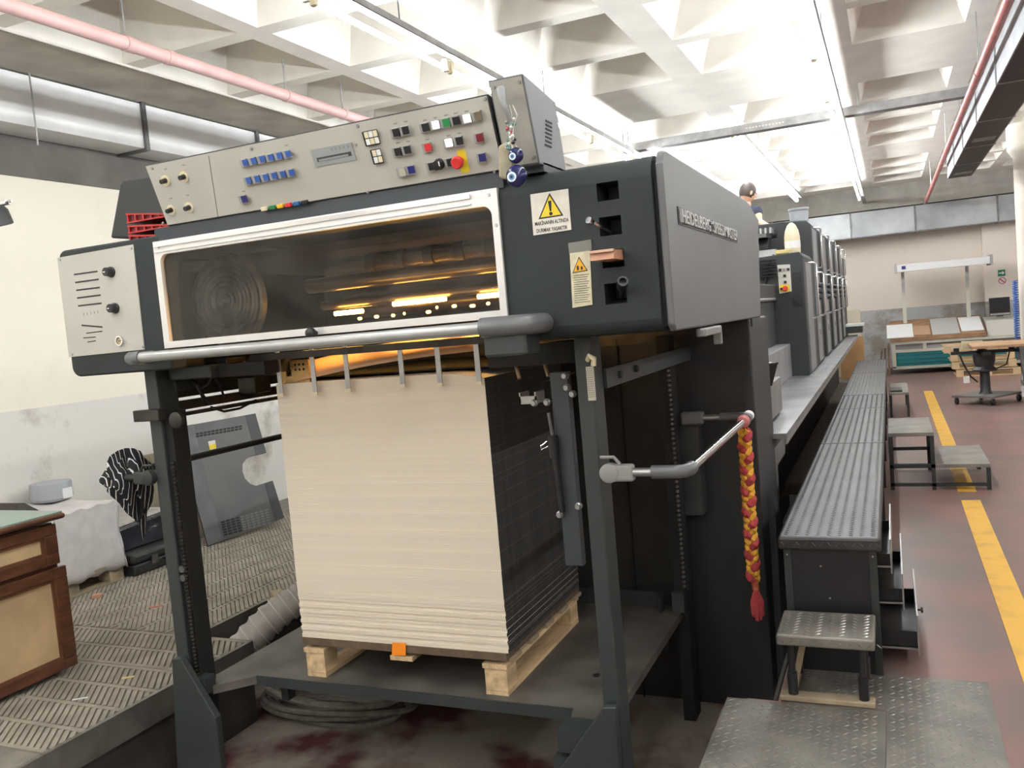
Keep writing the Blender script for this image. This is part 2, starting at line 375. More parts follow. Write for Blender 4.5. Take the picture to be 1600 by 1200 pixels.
# ------------------------------------------------------------------ lamps in two visible rows (third over right aisle, two rows added for brightness)
ORD = ['first','second','third','fourth','fifth','sixth','seventh','eighth','ninth','tenth','eleventh','twelfth','thirteenth','fourteenth']
def lamp_row(X, ztube, y0, y1, first_label, group, side, rt=.016):
    rail = empty('lighting_rail', (X,(y0+y1)/2,ztube+.09), 'metal rail carrying the tube lamps '+first_label, 'rail')
    B((X-.03,y0,ztube+.055),(X+.03,y1,ztube+.062)).build('rail_web', STEEL, rail)
    MB().box((X-.03,y0,ztube+.055),(X-.027,y1,ztube+.10)).box((X+.027,y0,ztube+.055),(X+.03,y1,ztube+.10)).build('rail_flange', STEEL, rail)
    y = y0+1.3; hb = None
    while y < y1:
        MB().tube([(X,y,ztube+.06),(X,y,ZC)], .004, 6).build('hanger_rod', STEELD, rail)
        y += 2.4
    y = y0; nv_ = 0
    while y + 1.5 <= y1:
        if y < 3.0: lb_ = 'tube lamp beyond the near picture edge, row '+first_label
        else: lb_ = ORD[nv_]+' tube lamp from the near end, row '+first_label; nv_ += 1
        L = empty('fluorescent_lamp', (X+side*.06,y+.75,ztube), lb_, 'lamp', group)
        MB().tube([(X+side*.06,y+.03,ztube),(X+side*.06,y+1.47,ztube)], rt, 10).build('tube', TUBE, L, smooth=True)
        for yy_ in (y+.015, y+1.485):
            MB().box((X+side*.06-.018,yy_-.015,ztube-.02),(X+side*.06+.018,yy_+.015,ztube+.058)).build('lamp_holder', IVORY, L)
        y += 1.54
lamp_row(-.36, 3.38, -3.82, 19.2, 'above the diamond plate walkway', 'tube lamps over the walkway', -1)
lamp_row(-2.60, 3.38, -3.82, 19.2, 'above the control console', 'tube lamps over the console', -1)
lamp_row(-1.50, 3.55, 10.4, 18.3, 'added high above the printing units', 'added tube lamps over the printing units', -1, .030)  # added row without a visible source, brightens the ceiling over the units
lamp_row(-4.45, 3.38, -3.9, 2.3, 'added near the left wall', 'added tube lamps by the left wall', -1)  # added row out of view, brightens the left wall and press front
lamp_row(3.3, 3.38, -3.82, 19.2, 'over the aisle beyond the column', 'tube lamps over the far aisle', 1)

# ------------------------------------------------------------------ pipes, ducts, trays on the ceiling
def pipe(name, p0, p1, r, m, label, n=14, hangers=(), ztop=ZC, clampm=None):
    p0 = Vector(p0); p1 = Vector(p1)
    e = empty(name, (p0+p1)/2, label, 'pipe')
    MB().tube([p0,p1], r, n).build('pipe_run', m, e, smooth=True)
    for t in hangers:
        q = p0.lerp(p1, t); d = (p1-p0).normalized()
        MB().tube([q-d*.012,q+d*.012], r*1.12, n).build('clamp', clampm or m, e, smooth=True)
        MB().tube([q+Vector((0,0,r)),(q.x,q.y,ztop)], .006, 6).build('hanger_rod', STEEL, e)
    return e
a = aZ(0,6,3.48); bq = aZ(560,185,3.48); xm = (a.x+bq.x)/2
pl = pipe('sprinkler_pipe', (xm,0.5,3.48), (xm,19.2,3.48), .043, PINKP, 'pale pink painted sprinkler pipe running above the console top', hangers=((aZ(190,70,3.48).y-.5)/18.7,(aZ(445,150,3.48).y-.5)/18.7,(aZ(553,175,3.48).y-.5)/18.7,.55,.75))
for t in (.8, 1.1): MB().tube([(xm,a.y+t,3.48),(xm,a.y+t+.05,3.48)], .047, 14).build('coupling', PINKP, pl, smooth=True)
a = aZ(1568,0,3.28); xm = (a.x+aZ(1441,334,3.28).x)/2
pipe('sprinkler_pipe', (xm,2,3.28), (xm,19.0,3.28), .032, REDP, 'faded red sprinkler pipe hanging beside the black air duct', hangers=(.35,.6,.85))
a = aZ(0,44,3.735)
pipe('cable_conduit', (a.x,0,3.735), (a.x,15,3.735), .010, mat('white_conduit',(.7,.66,.6),.6), 'thin white conduit fixed under the ceiling beside the silver duct', n=8)
# perforated steel cable tray across the hall
t = empty('cable_tray', (.2,10.05,3.5), 'long galvanised cable tray crossing the hall under the ceiling', 'cable tray')
MB().box((-2.75,9.99,3.50),(3.0,10.13,3.506)).build('tray_base', STEELD, t)
MB().box((-2.75,9.985,3.50),(3.0,9.99,3.59)).build('tray_side', STEEL, t); MB().box((-2.75,10.13,3.50),(3.0,10.135,3.59)).build('tray_side', STEEL, t)
for x in (-2.7,-.2,.95,2.4): MB().tube([(x,10.06,3.51),(x,10.06,ZC)], .006, 6).build('hanger_rod', STEEL, t)
for k in range(12): B((-1.35+k*.035,9.982,3.535),(-1.33+k*.035,9.985,3.547)).build('slot_hole', mat('bright_gap',(.7,.68,.62),.8), t)
# silver rectangular duct along the left wall
d = empty('air_duct', (-5.8,5,3.36), 'silver galvanised rectangular duct along the left wall', 'air duct')
js = [0.5, 2.2, 3.4] + [aX(225,200,-5.66).y, aX(400,215,-5.66).y, 8.3, 10, 11.7, 13.4, 15]
for i in range(len(js)-1):
    MB().box((-5.975,js[i]+.02,3.36),(-5.66,js[i+1]-.02,3.73)).build('duct_section', GALV, d)
    MB().box((-5.98,js[i+1]-.02,3.34),(-5.635,js[i+1]+.02,3.745)).build('flange', STEELD, d)
p = aX(37,20,-5.6); q = aX(42,225,-5.6)
MB().tube([(-5.62,p.y,3.74),(-5.62,p.y,3.22)], .007, 6).build('hanger_rod', STEEL, d)
p = aX(180,125,-5.72); MB().box((-5.74,p.y-.05,3.735),(-5.70,p.y-.03,3.76)).box((-5.74,p.y+.03,3.735),(-5.70,p.y+.05,3.76)).build('bracket', BROWNM, d)
# duct on the back wall
d = empty('air_duct', (1,19.5,2.78), 'silver galvanised duct along the back wall above the viewing desk', 'air duct')
xs = [-4.0,-2.2,-.65,.55,2.0,3.4,5.0,6.9]
for i in range(len(xs)-1):
    MB().box((xs[i]+.015,19.3,2.78),(xs[i+1]-.015,19.72,3.28)).build('duct_section', mat('dull_galvanised',(.36,.37,.38),.42,.6,.25,1.6), d)
    MB().box((xs[i+1]-.015,19.28,2.77),(xs[i+1]+.015,19.72,3.29)).build('flange', STEELD, d)
MB().box((-4,19.27,2.765),(6.9,19.31,2.785)).build('bottom_rail', STEELD, d)
# black air duct by the right pipe
d = empty('air_duct', (1.0,10,3.1), 'black air duct with grey sides hanging right of the red pipe', 'air duct')
ys = [5.5,7.6,9.2,10.8,12.2,13.6]
for i in range(len(ys)-1):
    o = .0 if i < 2 else -.03*(i-1)*0
    MB().box((.83,ys[i]+.01,3.10),(1.11,ys[i+1]-.01,3.11)).build('bottom_panel', DUCTB, d)
    MB().box((.82,ys[i]+.01,3.10),(.83,ys[i+1]-.01,3.42)).build('side_panel', DUCTG, d)
    MB().box((1.11,ys[i]+.01,3.10),(1.12,ys[i+1]-.01,3.42)).build('side_panel', DUCTG, d)
    MB().box((.83,ys[i]+.01,3.41),(1.11,ys[i+1]-.01,3.42)).build('top_panel', DUCTG, d)
    MB().box((.81,ys[i]-.012,3.095),(1.13,ys[i]+.012,3.43)).build('flange', DUCTG, d)
B((.83,13.58,3.1),(1.11,13.6,3.42)).build('end_cap', DUCTB, d)
for (gy) in (10.2,13.0):
    for k in range(6): B((.87,gy+k*.04,3.093),(1.08,gy+k*.04+.015,3.10)).build('grille_slat', STEEL, d)
for yv in (6.5,9,11.5,13.3):
    MB().tube([(.85,yv,3.42),(.85,yv,ZC)], .005, 6).build('hanger_rod', STEEL, d)

# ------------------------------------------------------------------ left floor mats with diagonal ribs
def ribmat(name, x0, x1, y0, y1, alongx, label):
    e = empty(name, ((x0+x1)/2,(y0+y1)/2,-.02), label, 'floor mat')
    B((x0,y0,-.02),(x1,y1,-.004)).build('mat_base', MATB, e)
    mb = MB(); pitch = .235; wdt = .200; step = .040; L = wdt
    n = int(round(((y1-y0) if alongx else (x1-x0))/pitch)); pitch = ((y1-y0) if alongx else (x1-x0))/n; L = wdt = pitch-.036
    for r in range(n):
        c = (y1 if alongx else x1) - (r+.5)*pitch
        a0, a1 = (x0,x1) if alongx else (y0,y1)
        t = a0-.07
        while t < a1+.07:
            # a rib crossing the row diagonally
            if alongx: A = Vector((t-.07,c+L/2,0)); Bq = Vector((t+.07,c-L/2,0))
            else: A = Vector((c-L/2,t+.10,0)); Bq = Vector((c+L/2,t-.10,0))
            lo_, hi_ = 0.0, 1.0; dv = Bq-A
            for q_,d_,l_,h_ in ((A.x,dv.x,x0+.008,x1-.008),(A.y,dv.y,y0+.008,y1-.008)):
                ta, tb = sorted(((l_-q_)/d_,(h_-q_)/d_)); lo_ = max(lo_,ta); hi_ = min(hi_,tb)
            if hi_-lo_ < .12: t += step; continue
            A, Bq = A+dv*lo_, A+dv*hi_
            dr = (Bq-A).normalized(); s_ = Vector((-dr.y,dr.x,0))*.0105
            P = [A+s_,A-s_,Bq-s_,Bq+s_]
            mb.hexa([(p.x,p.y,-.004) for p in P], [(p.x,p.y,.004) for p in P]); t += step
    mb.build('ribs', MATR, e, kind='stuff')
    mb = MB()
    for r in range(n+1):
        c = (y1 if alongx else x1) - r*pitch
        c = max(c, (y0 if alongx else x0)+.02)
        if alongx: mb.box((x0,c-.013,-.004),(x1,c+.013,.003))
        else: mb.box((c-.013,y0,-.004),(c+.013,y1,.003))
    mb.build('divider_strips', MATR, e, kind='stuff')
    return e
ribmat('ribbed_mat', -5.2,-3.335, 2.37, 3.2, True, 'ribbed rubber floor mat nearest the camera beside the wooden cabinet')
ribmat('ribbed_mat', -5.2,-3.335, 3.215, 3.64, True, 'narrow ribbed floor mat between the cabinet and the draped pallet')
ribmat('ribbed_mat', -5.99,-3.747, 3.663, 6.6, False, 'large dusty ribbed floor mat in front of the leaning machine cover')
# steel angle edges of the raised floor
e = thing(MB().box((-3.335,2.1,-.13),(-3.31,3.65,.008)).build('edge_angle', mat('edge_steel',(.20,.19,.17),.45,.5,.3,5)), 'steel angle edging the front mat along the pit', 'steel edging')
e = thing(MB().box((-3.745,3.662,-.13),(-3.72,6.6,.008)).box((-3.745,3.651,-.13),(-3.335,3.661,.003)).build('edge_angle', mat('edge_steel',(.2,.2,.2),.5)), 'steel angle edging the rear mat behind the left post', 'steel edging')
thing(MB().box((-3.33,1.95,-.45),(-3.22,2.25,-.33)).box((-3.31,2.05,-.33),(-3.24,2.2,-.14)).build('timber_offcut', WOODG), 'short timber block wedged under the front mat edge', 'timber')

# ================================================================== PRINTING PRESS, delivery end
PR = empty('printing_press', (-1.99,8.0,-.45), 'long dark grey sheet-fed offset printing press with delivery pile in front', 'printing press')
FY = 2.73
def poly_on(pxs, Y): return [(aY(x,y,Y).x, aY(x,y,Y).z) for x,y in pxs]
def screw(mb_parent, p, n=Vector((0,-1,0)), r=.005): return MB().lathe([(r,0),(r,.002),(r*.6,.004)], p, n, 10).build('screw', STEEL, mb_parent, smooth=True)
# ---- right front cover with four open pockets
hp = [(932,283,967,313),(935,338,970,368),(938,390,975,418),(942,442,980,475)]
holes = []
for a,b_,c,d_ in hp:
    p = aY(a,(b_+d_)/2,FY); q = aY(c,(b_+d_)/2,FY); r = aY((a+c)/2,b_,FY); s_ = aY((a+c)/2,d_,FY)
    holes.append((p.x+.004,q.x,s_.z,r.z))
hx0 = min(h[0] for h in holes); hx1 = max(h[1] for h in holes)
hx0 = sum(h[0] for h in holes)/4; hx1 = sum(h[1] for h in holes)/4
holes = [(hx0,hx1,h[2],h[3]) for h in holes]
RX0, RX1 = -1.203, -.668
mb = MB().plate(1, FY, FY+.02, RX0, RX1, 1.62, 2.05, holes)
mb.prism([(FY,2.05)]+arc(FY+.07,2.05,.07,180,90,8)+[(3.3,2.12),(3.3,2.05)], 0, RX0, RX1)
mb.prism([(FY,1.62)]+[(FY,1.60)]+arc(FY+.045,1.60,.045,180,270,6)+[(3.3,1.555),(3.3,1.62)], 0, RX0, RX1)
RC = mb.build('front_cover', GREYF, PR, smooth=30)
for h in holes:
    m2 = MB(); x0,x1,z0,z1 = h; y0 = FY+.02; y1 = FY+.13
    m2.add([(x0,y0,z0),(x1,y0,z0),(x1,y0,z1),(x0,y0,z1),(x0,y1,z0+.02),(x1,y1,z0+.02),(x1,y1,z1),(x0,y1,z1)], [(0,1,5,4),(1,2,6,5),(2,3,7,6),(3,0,4,7),(4,5,6,7)])
    m2.build('pocket', GREYD, RC)
MB().box((RX0,3.3,2.05),(RX1,4.85,2.12)).box((RX0,3.3,1.556),(RX1,4.75,1.60)).box((RX1-.03,2.9,1.60),(RX1,4.75,2.06)).build('housing_shell', GREY, PR)
MB().box((RX1,2.76,1.57),(RX1+.012,4.7,2.10)).build('seam_gap', BLACKD, PR)
# ---- right side cover with the raised name
SX = -.632
prof = [(2.752,1.575)]+[(2.752,2.085)]+arc(2.80,2.085,.048,180,90,5)+[(4.50,2.137)]+[(4.62,2.130),(4.95,2.072),(4.90,2.0),(4.775,1.545)]+[(2.775,1.553)]
SC = MB().prism(prof, 0, RX1+.012, SX).build('side_cover', mat('side_cover_lit_grey', (.13,.132,.136), .42, 0, .08, 3, bump=.05, bscale=220), PR, smooth=30, bevel=.006)  # same paint as the front, lightened to stand for grazing lamp light
MB().box((-.70,4.45,1.505),(SX,4.80,1.545)).build('side_flap', GREY, PR)
# name plate letters along Y on the side cover
pa = aX(1061,345,SX); pb = aX(1108,362,SX); pc = aX(1111,366,SX); pd = aX(1151,378,SX)
z0 = aX(1063,347,SX).z; hgt = .078
LETT = mat('cast_letter', (.48,.48,.47), .4, .2, .1, 20)
for body, y0, y1 in (('HEIDELBERG', pa.y, aX(1108,360,SX).y), ('SPEEDMASTER', pc.y, pd.y)):
    text(body, .066, (SX,y0,z0-.002), Vector((0,1,0)), V, Vector((1,0,0)), LETT, 'raised_lettering', SC, depth=.006, width=(y1-y0)*.95, bold=.0003)
    MB().box((SX,y0-.016,z0-.010),(SX+.003,y1+.004,z0+.050)).build('letter_shade', BLACK, SC)  # black plate stands in for shadows around the raised letters
# ---- warning stickers
W2S = aY(830,303,FY); 
def sticker(pxs, m, name, parent, Y=FY, th=.003):
    return MB().prism(poly_on(pxs,Y), 1, Y-th, Y).build(name, m, parent)
s1 = sticker([(829,304),(888,295),(893,359),(834,368)], STICK, 'warning_sticker', RC)
tri = poly_on([(859,301.5),(881,337),(842,343)], FY)
cxy = (sum(p[0] for p in tri)/3, sum(p[1] for p in tri)/3)
def tri_s(k): return [(cxy[0]+(p[0]-cxy[0])*k, cxy[1]+(p[1]-cxy[1])*k) for p in tri]
MB().prism(tri, 1, FY-.0036, FY-.003).build('triangle_border', INK, s1)
MB().prism(tri_s(.82), 1, FY-.0042, FY-.0036).build('triangle', YELLOW, s1)
t0, t1 = aY(859.5,314,FY), aY(861,330,FY); td = aY(861.5,334,FY)
MB().prism([(t0.x-.006,t0.z),(t0.x+.006,t0.z),(t1.x+.003,t1.z),(t1.x-.003,t1.z)], 1, FY-.0048, FY-.0042).build('exclamation_bar', INK, s1)
MB().lathe([(.0062,0),(.0062,.0006)], (td.x,FY-.0042,td.z), N, 12).build('exclamation_dot', INK, s1)
tu = (aY(889,341,FY)-aY(836,349,FY)).normalized()
for body, px, py, pe in (('MAKİNANIN ALTINDA',836,353,888.5),('DURMAK YASAKTIR',838.5,364,886.5)):
    p = aY(px,py,FY-.003); wd = (aY(pe,py-7.5,FY-.003)-p).length
    text(body, .0175, p, U, V, N, INK, 'sticker_text', s1, depth=.0003, width=wd, bold=.0003)
s2 = sticker([(890,384),(921,379),(926,476),(895,481)], STICKY, 'instruction_sticker', RC)
sticker([(888,380),(924,374),(925,391),(890,396)], mat('clear_tape',(.16,.16,.14),.3), 'tape', RC, th=.0036)
tri2 = poly_on([(905,401),(919,423),(895,427)], FY)
MB().prism(tri2, 1, FY-.0038, FY-.003).build('triangle_border', INK, s2)
c2 = (sum(p[0] for p in tri2)/3, sum(p[1] for p in tri2)/3)
MB().prism([(c2[0]+(p[0]-c2[0])*.84, c2[1]+(p[1]-c2[1])*.84) for p in tri2], 1, FY-.0044, FY-.0038).build('triangle', AMBER, s2)
MB().box((c2[0]-.010,FY-.005,c2[1]-.010),(c2[0]-.003,FY-.0044,c2[1]+.004)).box((c2[0]+.004,FY-.005,c2[1]-.010),(c2[0]+.010,FY-.0044,c2[1]+.001)).build('crush_symbol', INK, s2)
for k in range(13):
    yk = 431+k*3.5; p = aY(896.5+k*.16,yk,FY); q = aY(921+k*.12-(k%3)*2,yk-3.2,FY)
    MB().box((p.x,FY-.0036,p.z-.0009),(q.x,FY-.003,p.z+.0009)).build('print_line', INK, s2)
# ---- left control box
LB = MB().prism(arc(-2.80,2.08,.035,90,0,1)[:0]+[(-2.745,2.112)]+arc(-3.29,2.072,.04,90,180,6)+arc(-3.285,1.60,.045,180,270,6)+[(-2.745,1.555)], 1, FY, 2.82).build('left_control_box', GREYF, PR, smooth=30, bevel=.008)
CPL = MB().prism(poly_on([(90.5,403),(209,382),(226.5,546),(109,558)],FY), 1, FY-.004, FY).build('control_plate', PLATE, LB)
for x,y in ((94,406),(205,388),(223,542),(113,554)): MB().lathe([(.006,0),(.005,.004)], aY(x,y,FY-.004), N, 8).build('screw', STEEL, CPL)
sl = [(195,268,395,240),(205,336,405,308),(215,402,415,377),(222,468,422,442),(230,535,430,512),(260,700,437,715),(300,768,437,750),(275,808,380,800),(310,843,380,832)]
for k,(a,b_,c,d_) in enumerate(sl):
    p = aY(80+a/5.456,380+b_/5.456,FY-.004); q = aY(80+c/5.456,380+d_/5.456,FY-.004); h = (.0035 if k<6 else .0022)
    MB().add([(p.x,FY-.0048,p.z-h),(q.x,FY-.0048,q.z-h),(q.x,FY-.0048,q.z+h),(p.x,FY-.0048,p.z+h),(p.x,FY-.004,p.z-h),(q.x,FY-.004,q.z-h),(q.x,FY-.004,q.z+h),(p.x,FY-.004,p.z+h)],
      [(0,1,2,3),(4,5,6,7),(0,1,5,4),(1,2,6,5),(2,3,7,6),(3,0,4,7)]).build('slider_slot', BLACK, CPL)
for k in range(5):
    p = aY(131+k*5.5,491-k*.9,FY-.004); MB().box((p.x-.002,FY-.0046,p.z-.006),(p.x+.002,FY-.004,p.z+.006)).build('scale_mark', mat('faint_print',(.25,.24,.22),.7), CPL)
def knob(px, py, Y, r, h, parent, m=BLACK, name='rotary_knob', n=Vector((0,-1,0)), pt=None):
    p = pt or aY(px,py,Y)
    k = MB().lathe([(r*1.15,0),(r*1.15,h*.2),(r,h*.25),(r*.92,h),(r*.6,h*1.02)], p, n, 16).build(name, m, parent, smooth=True)
    return k
for x,y in ((174,425),(180.5,481.5)):
    kn = knob(x,y,FY-.004,.020,.032,CPL); p = aY(x,y,FY-.004); MB().box((p.x-.012,FY-.0372,p.z-.002),(p.x-.002,FY-.036,p.z+.002)).build('pointer_line', WHITE, kn)
p = aY(188.7,532.5,FY-.004)
gr = MB().lathe([(.021,0),(.021,.012),(.016,.012),(.016,.006)], p, N, 20, cap=False).build('gauge_ring', CHROME, CPL, smooth=True)
MB().lathe([(.0165,0),(.0165,.004)], p, N, 16).build('gauge_face', mat('gauge_face',(.55,.46,.28),.5), CPL)
MB().box((p.x-.008,p.y-.006,p.z-.0015),(p.x+.008,p.y-.005,p.z+.0015)).build('gauge_needle', INK, CPL)
# fairing behind the left box
MB().prism(poly_on([(172,372),(187,288),(193,282),(260,272),(270,372)],3.14), 1, 3.14, 3.5).build('rear_fairing', mat('fairing_black',(.022,.023,.024),.6), PR, bevel=.01)
# ---- window in an aluminium frame
WX0, WX1, WZ0, WZ1 = -2.762, -1.198, 1.645, 2.085
gx0, gx1, gz0, gz1 = -2.732, -1.224, 1.672, 2.030
mb = MB().plate(1, FY-.012, FY+.008, WX0, WX1, WZ0, WZ1, [(gx0,gx1,gz0,gz1)])
for sx_, cx_ in ((1,gx0),(-1,gx1)):
    a_ = arc(cx_+sx_*.035, gz1-.035, .035, 90, 180 if sx_>0 else 0, 6); mb.prism([(cx_,gz1)]+a_, 1, FY-.012, FY+.008)
WF = mb.build('window_frame', ALU, PR)
MB().box((WX0+.01,FY-.02,2.062),(WX1-.10,FY-.012,2.078)).build('frame_rail', CHROME, WF); MB().box((WX0+.01,FY-.018,2.040),(WX1-.10,FY-.012,2.046)).build('frame_rail', ALU, WF)
for x,z in ((WX0+.03,2.06),(WX1-.03,2.065),(WX1-.11,2.068),(WX1-.012,1.96)): MB().lathe([(.006,0),(.005,.003)], (x,FY-.012,z), N, 8).build('screw', STEEL, WF)
WG = B((gx0-.005,FY,gz0-.005),(gx1+.005,FY+.004,gz1+.005)).build('window_glass', GLASS, PR, label='scratched clear pane')
MB().lathe([(.008,0),(.008,.02),(.019,.024),(.022,.034),(.019,.044),(.008,.048)], aY(494,520,FY-.012), N, 16).build('window_knob', BLACK, PR, smooth=True)
B((WX0,FY+.005,2.085),(WX1+.02,3.2,2.14)).build('dark_band', mat('blue_black_band',(.018,.024,.032),.5), PR)
MB().box((-3.30,2.83,2.095),(WX0,4.85,2.11)).box((-3.275,2.82,1.565),(-3.262,3.15,2.095)).box((WX0-.0,2.80,2.10),(RX0,4.85,2.118)).build('center_roof', GREYD, PR)
# ---- interior of the delivery seen through the window
INT = mat('oily_brown_interior', (.030,.027,.023), .5, .2, .45, 7)
IN = MB().box((-3.25,4.55,1.4),(-.72,4.6,2.1)).box((-3.27,3.14,1.40),(-3.25,4.6,2.1)).box((-.74,3.32,1.62),(-.72,4.6,2.05)).build('inner_lining', INT, PR)
MB().box((-3.2,3.3,2.02),(-.8,4.5,2.06)).build('inner_ceiling', mat('inner_sheet_brown',(.06,.042,.03),.4,.3,.3,5), PR)
wc = aY(347,470,3.22)
pr_ = []
for k in range(9):
    r0 = .215-k*.024; pr_ += [(r0,.02+.004*(k%2)),(r0-.010,.026+.004*(k%2))]
MB().lathe([(.225,0)]+pr_+[(.004,.05)], (wc.x,3.27,wc.z), N, 36).build('chain_wheel', mat('worn_wheel',(.24,.235,.22),.35,.6,.35,14), PR, smooth=25)
for (Y_,z_,r_) in ((3.62,1.97,.045),(3.45,1.885,.035),(3.75,1.86,.05),(3.9,1.76,.04),(3.55,1.79,.022)):
    MB().tube([(-2.55,Y_,z_),(-.82,Y_,z_)], r_, 16).build('roller', mat('roller_steel',(.20,.165,.125),.3,.75,.35,9,stretch=(.5,6,6)), PR, smooth=True)
for k in range(9): MB().lathe([(.055,0),(.055,.05)], (-2.3+k*.16,3.62,1.97), U, 16).build('sheet_guide_ring', mat('guide_ring',(.10,.09,.075),.4,.4,.3,9), PR, smooth=True)
for k in range(26): MB().box((-2.50+k*.063,3.36,1.655),(-2.475+k*.063,3.39,1.685)).build('gripper', OILY, PR)
MB().box((-2.55,3.39,1.65),(-.85,3.42,1.69)).build('gripper_bar', OILY, PR)
for (px,py,w_) in ((545,488,.16),(655,471,.28),(772,461,.16)):
    p = aY(px,py,3.52); MB().tube([(p.x-w_/2,3.52,p.z),(p.x+w_/2,3.52,p.z)], .011, 8).build('dryer_and_fill_lamp', WARM, PR)
    MB().box((p.x-w_/2-.03,3.56,p.z+.02),(p.x+w_/2+.03,3.60,p.z+.035)).build('lamp_reflector', STEEL, PR)
for (x_,Y_) in ((-2.25,3.17),(-1.85,3.17),(-1.45,3.17)): MB().tube([(x_-.15,Y_,1.616),(x_+.15,Y_,1.616)], .006, 8).build('dryer_and_fill_lamp', WARM, PR)  # hidden tubes added to throw warm light on the falling sheet
rb_ = random.Random(11)
for k in range(9):
    p = aY(560+k*25.0+rb_.uniform(-6,6),498-k*3.0+rb_.uniform(-2.5,2),3.33+rb_.uniform(0,.15)); L_ = rb_.uniform(.010,.034); MB().lathe([(.003,0),(.007,.004),(.007,L_-.004),(.003,L_)], p, U, 8).build('lamp_bulb', mat('small_amber_bulb',(1,.7,.3),.5,emit=(1.0,.50,.10),estr=WARM_POWER*.3), PR)
# warm lit sheet falling onto the pile, guides with holes
SHT = mat('warm_lit_sheet', (.62,.36,.20), .5, 0, .12, 4)  # copper tint puts the amber lamp glow into the paper colour
mb = MB(); nx = 16; ny = 4
for j in range(ny+1):
    for i in range(nx+1):
        px_ = 446+(742-446)*i/nx; p = aY(px_,600-52*(i/nx)-6*math.sin(PI*i/nx),3.11); mb.v.append(Vector((p.x*(1+.0*j),3.11+.11*j/ny,p.z+.085*(j/ny)**.7)))
for j in range(ny):
    for i in range(nx): a_ = j*(nx+1)+i; mb.f.append([a_,a_+1,a_+nx+2,a_+nx+1])
sh = mb.build('falling_sheet', SHT, PR, smooth=True); sm = sh.modifiers.new('thick','SOLIDIFY'); sm.thickness = .002
mb = MB().plate(1, 3.12, 3.128, aY(438,600,3.12).x, aY(482,570,3.12).x, aY(440,600,3.12).z, 1.545, [(-2.475,-2.445,1.475,1.505)])
gp = mb.build('perforated_guide_plate', mat('brass_plate',(.55,.36,.14),.4,.5,.2,12), PR)
for i in range(3):
    for j in range(2): MB().lathe([(.006,0),(.006,.001)], (-2.42+i*.022,3.12,1.525-j*.022), N, 8).build('plate_hole', BLACKD, gp)
MB().box((-3.2,4.4,1.46),(-.75,4.5,1.6)).build('cross_member', OILY, PR)
MB().box((-2.5,3.2,1.455),(-1.45,4.4,1.46)).build('pile_canopy', BLACKD, PR)
# ---- tilted control console above the window
zb = aY(255,355,FY).z; cv = Vector((0,-.085,.235)).normalized(); cn = Vector((0,-cv.z,cv.y)); cn = Vector((0,-.235,-.085)).normalized()
CO = Vector((0,FY,zb))
def C(px, py, lift=0.0):
    d = ray(px,py); o = CO + cn*lift; t = (o-EYE).dot(cn)/d.dot(cn); return EYE + d*t
cbl, ctl, ctr, cbr = C(255,356), C(234,257), C(773,149), C(783,281)
xl = (cbl.x+ctl.x)/2; xr = (ctr.x+cbr.x)/2; ht = (ctl-cbl).dot(cv)
print('console', xl, xr, ht)
cm = CO + U*((xl+xr)/2) + cv*(ht/2)
CON = MB().add([CO+U*xl, CO+U*xr, CO+U*xr+cv*ht, CO+U*xl+cv*ht, (xl,FY+.34,zb), (xr,FY+.34,zb), (xr,FY+.30,zb+.20), (xl,FY+.30,zb+.20)],
    [(0,1,2,3),(4,5,6,7),(0,1,5,4),(1,2,6,5),(2,3,7,6),(3,0,4,7)]).build('control_console', GREYD, PR, bevel=.004)
MB().obox(cm, U, cv, cn, xr-xl-.012, ht-.012, 0, .004).build('console_plate', PLATE, CON)
def cbox(px, py, wpx, hpx, depth, m, name, lift=.004, parent=None, inset=0):
    k = 0.00212  # metres per photo pixel on the console face
    return MB().obox(C(px,py,lift), U, cv, cn, wpx*k, hpx*k, 0, depth).build(name, m, parent or CON, bevel=.0015 if depth > .004 else 0)
BEZ = mat('grey_bezel', (.30,.30,.29), .45)
def button(px, py, m, s=14):
    b_ = cbox(px,py,s+1.5,s+1.5,.014,BEZ,'button_housing'); 
    MB().obox(C(px,py,.018)+Vector((0,0,0)), U, cv, cn, (s-2)*.00212, (s-2)*.00212, 0, .003).build('button_cap', m, CON)
for x,y,m_ in ((664,199,BLACK),(680,195,LITW),(696.6,191.4,GREENB),(712,188.6,BLACK),(729,185,LITW),(746,180.6,mat('brown_button',(.15,.12,.075),.5)),
               (668,230,REDL),(700.6,223,LITW),(717,220,BLACK),(749,215,REDD),(674,260,BLACK),(703,253.6,BLACK),(753,246,NAVY),
               (618,207,BLACK),(633,203.6,BLACK),(621,237,BLACK),(636,234,BLACK),(642,265,NAVY),(628,269,BEIGE),(381,311,NAVY)):
    button(x+1,y,m_)
for k in range(6):
    button(383.5+13.4*k, 254-2.7*k, BLUEB, 12.5); button(389+13.4*k, 282-2.5*k, BLUEB, 12.5)
cbox(724,252,15,37,.001,YELLOW,'yellow_plate')
mp_ = C(720,251,.004)
MB().lathe([(.012,0),(.012,.02),(.0215,.024),(.0215,.036),(.017,.042)], mp_, cn, 20).build('emergency_stop', REDL, CON, smooth=35)
kn = knob(0,0,0,.017,.03,CON,pt=C(687,256,.004),n=cn,name='selector_knob'); MB().obox(C(686,256,.0355), U, cv, cn, .004, .016, 0, .001).build('pointer_line', WHITE, CON)
for (px,py,nc,nr) in ((581,215,3,2),(590,244,2,2)):
    cbox(px,py,nc*8.8+1,24,.010,BLACK,'keypad_frame')
    for i in range(nc):
        for j in range(nr):
            c0 = C(px,py,.014)+U*((i-(nc-1)/2)*.0182)+cv*((j-.5)*.024)
            MB().obox(c0,U,cv,cn,.0150,.0205,0,.003).build('keypad_key', IVORY if (i+j)%2 else WHITE, CON)
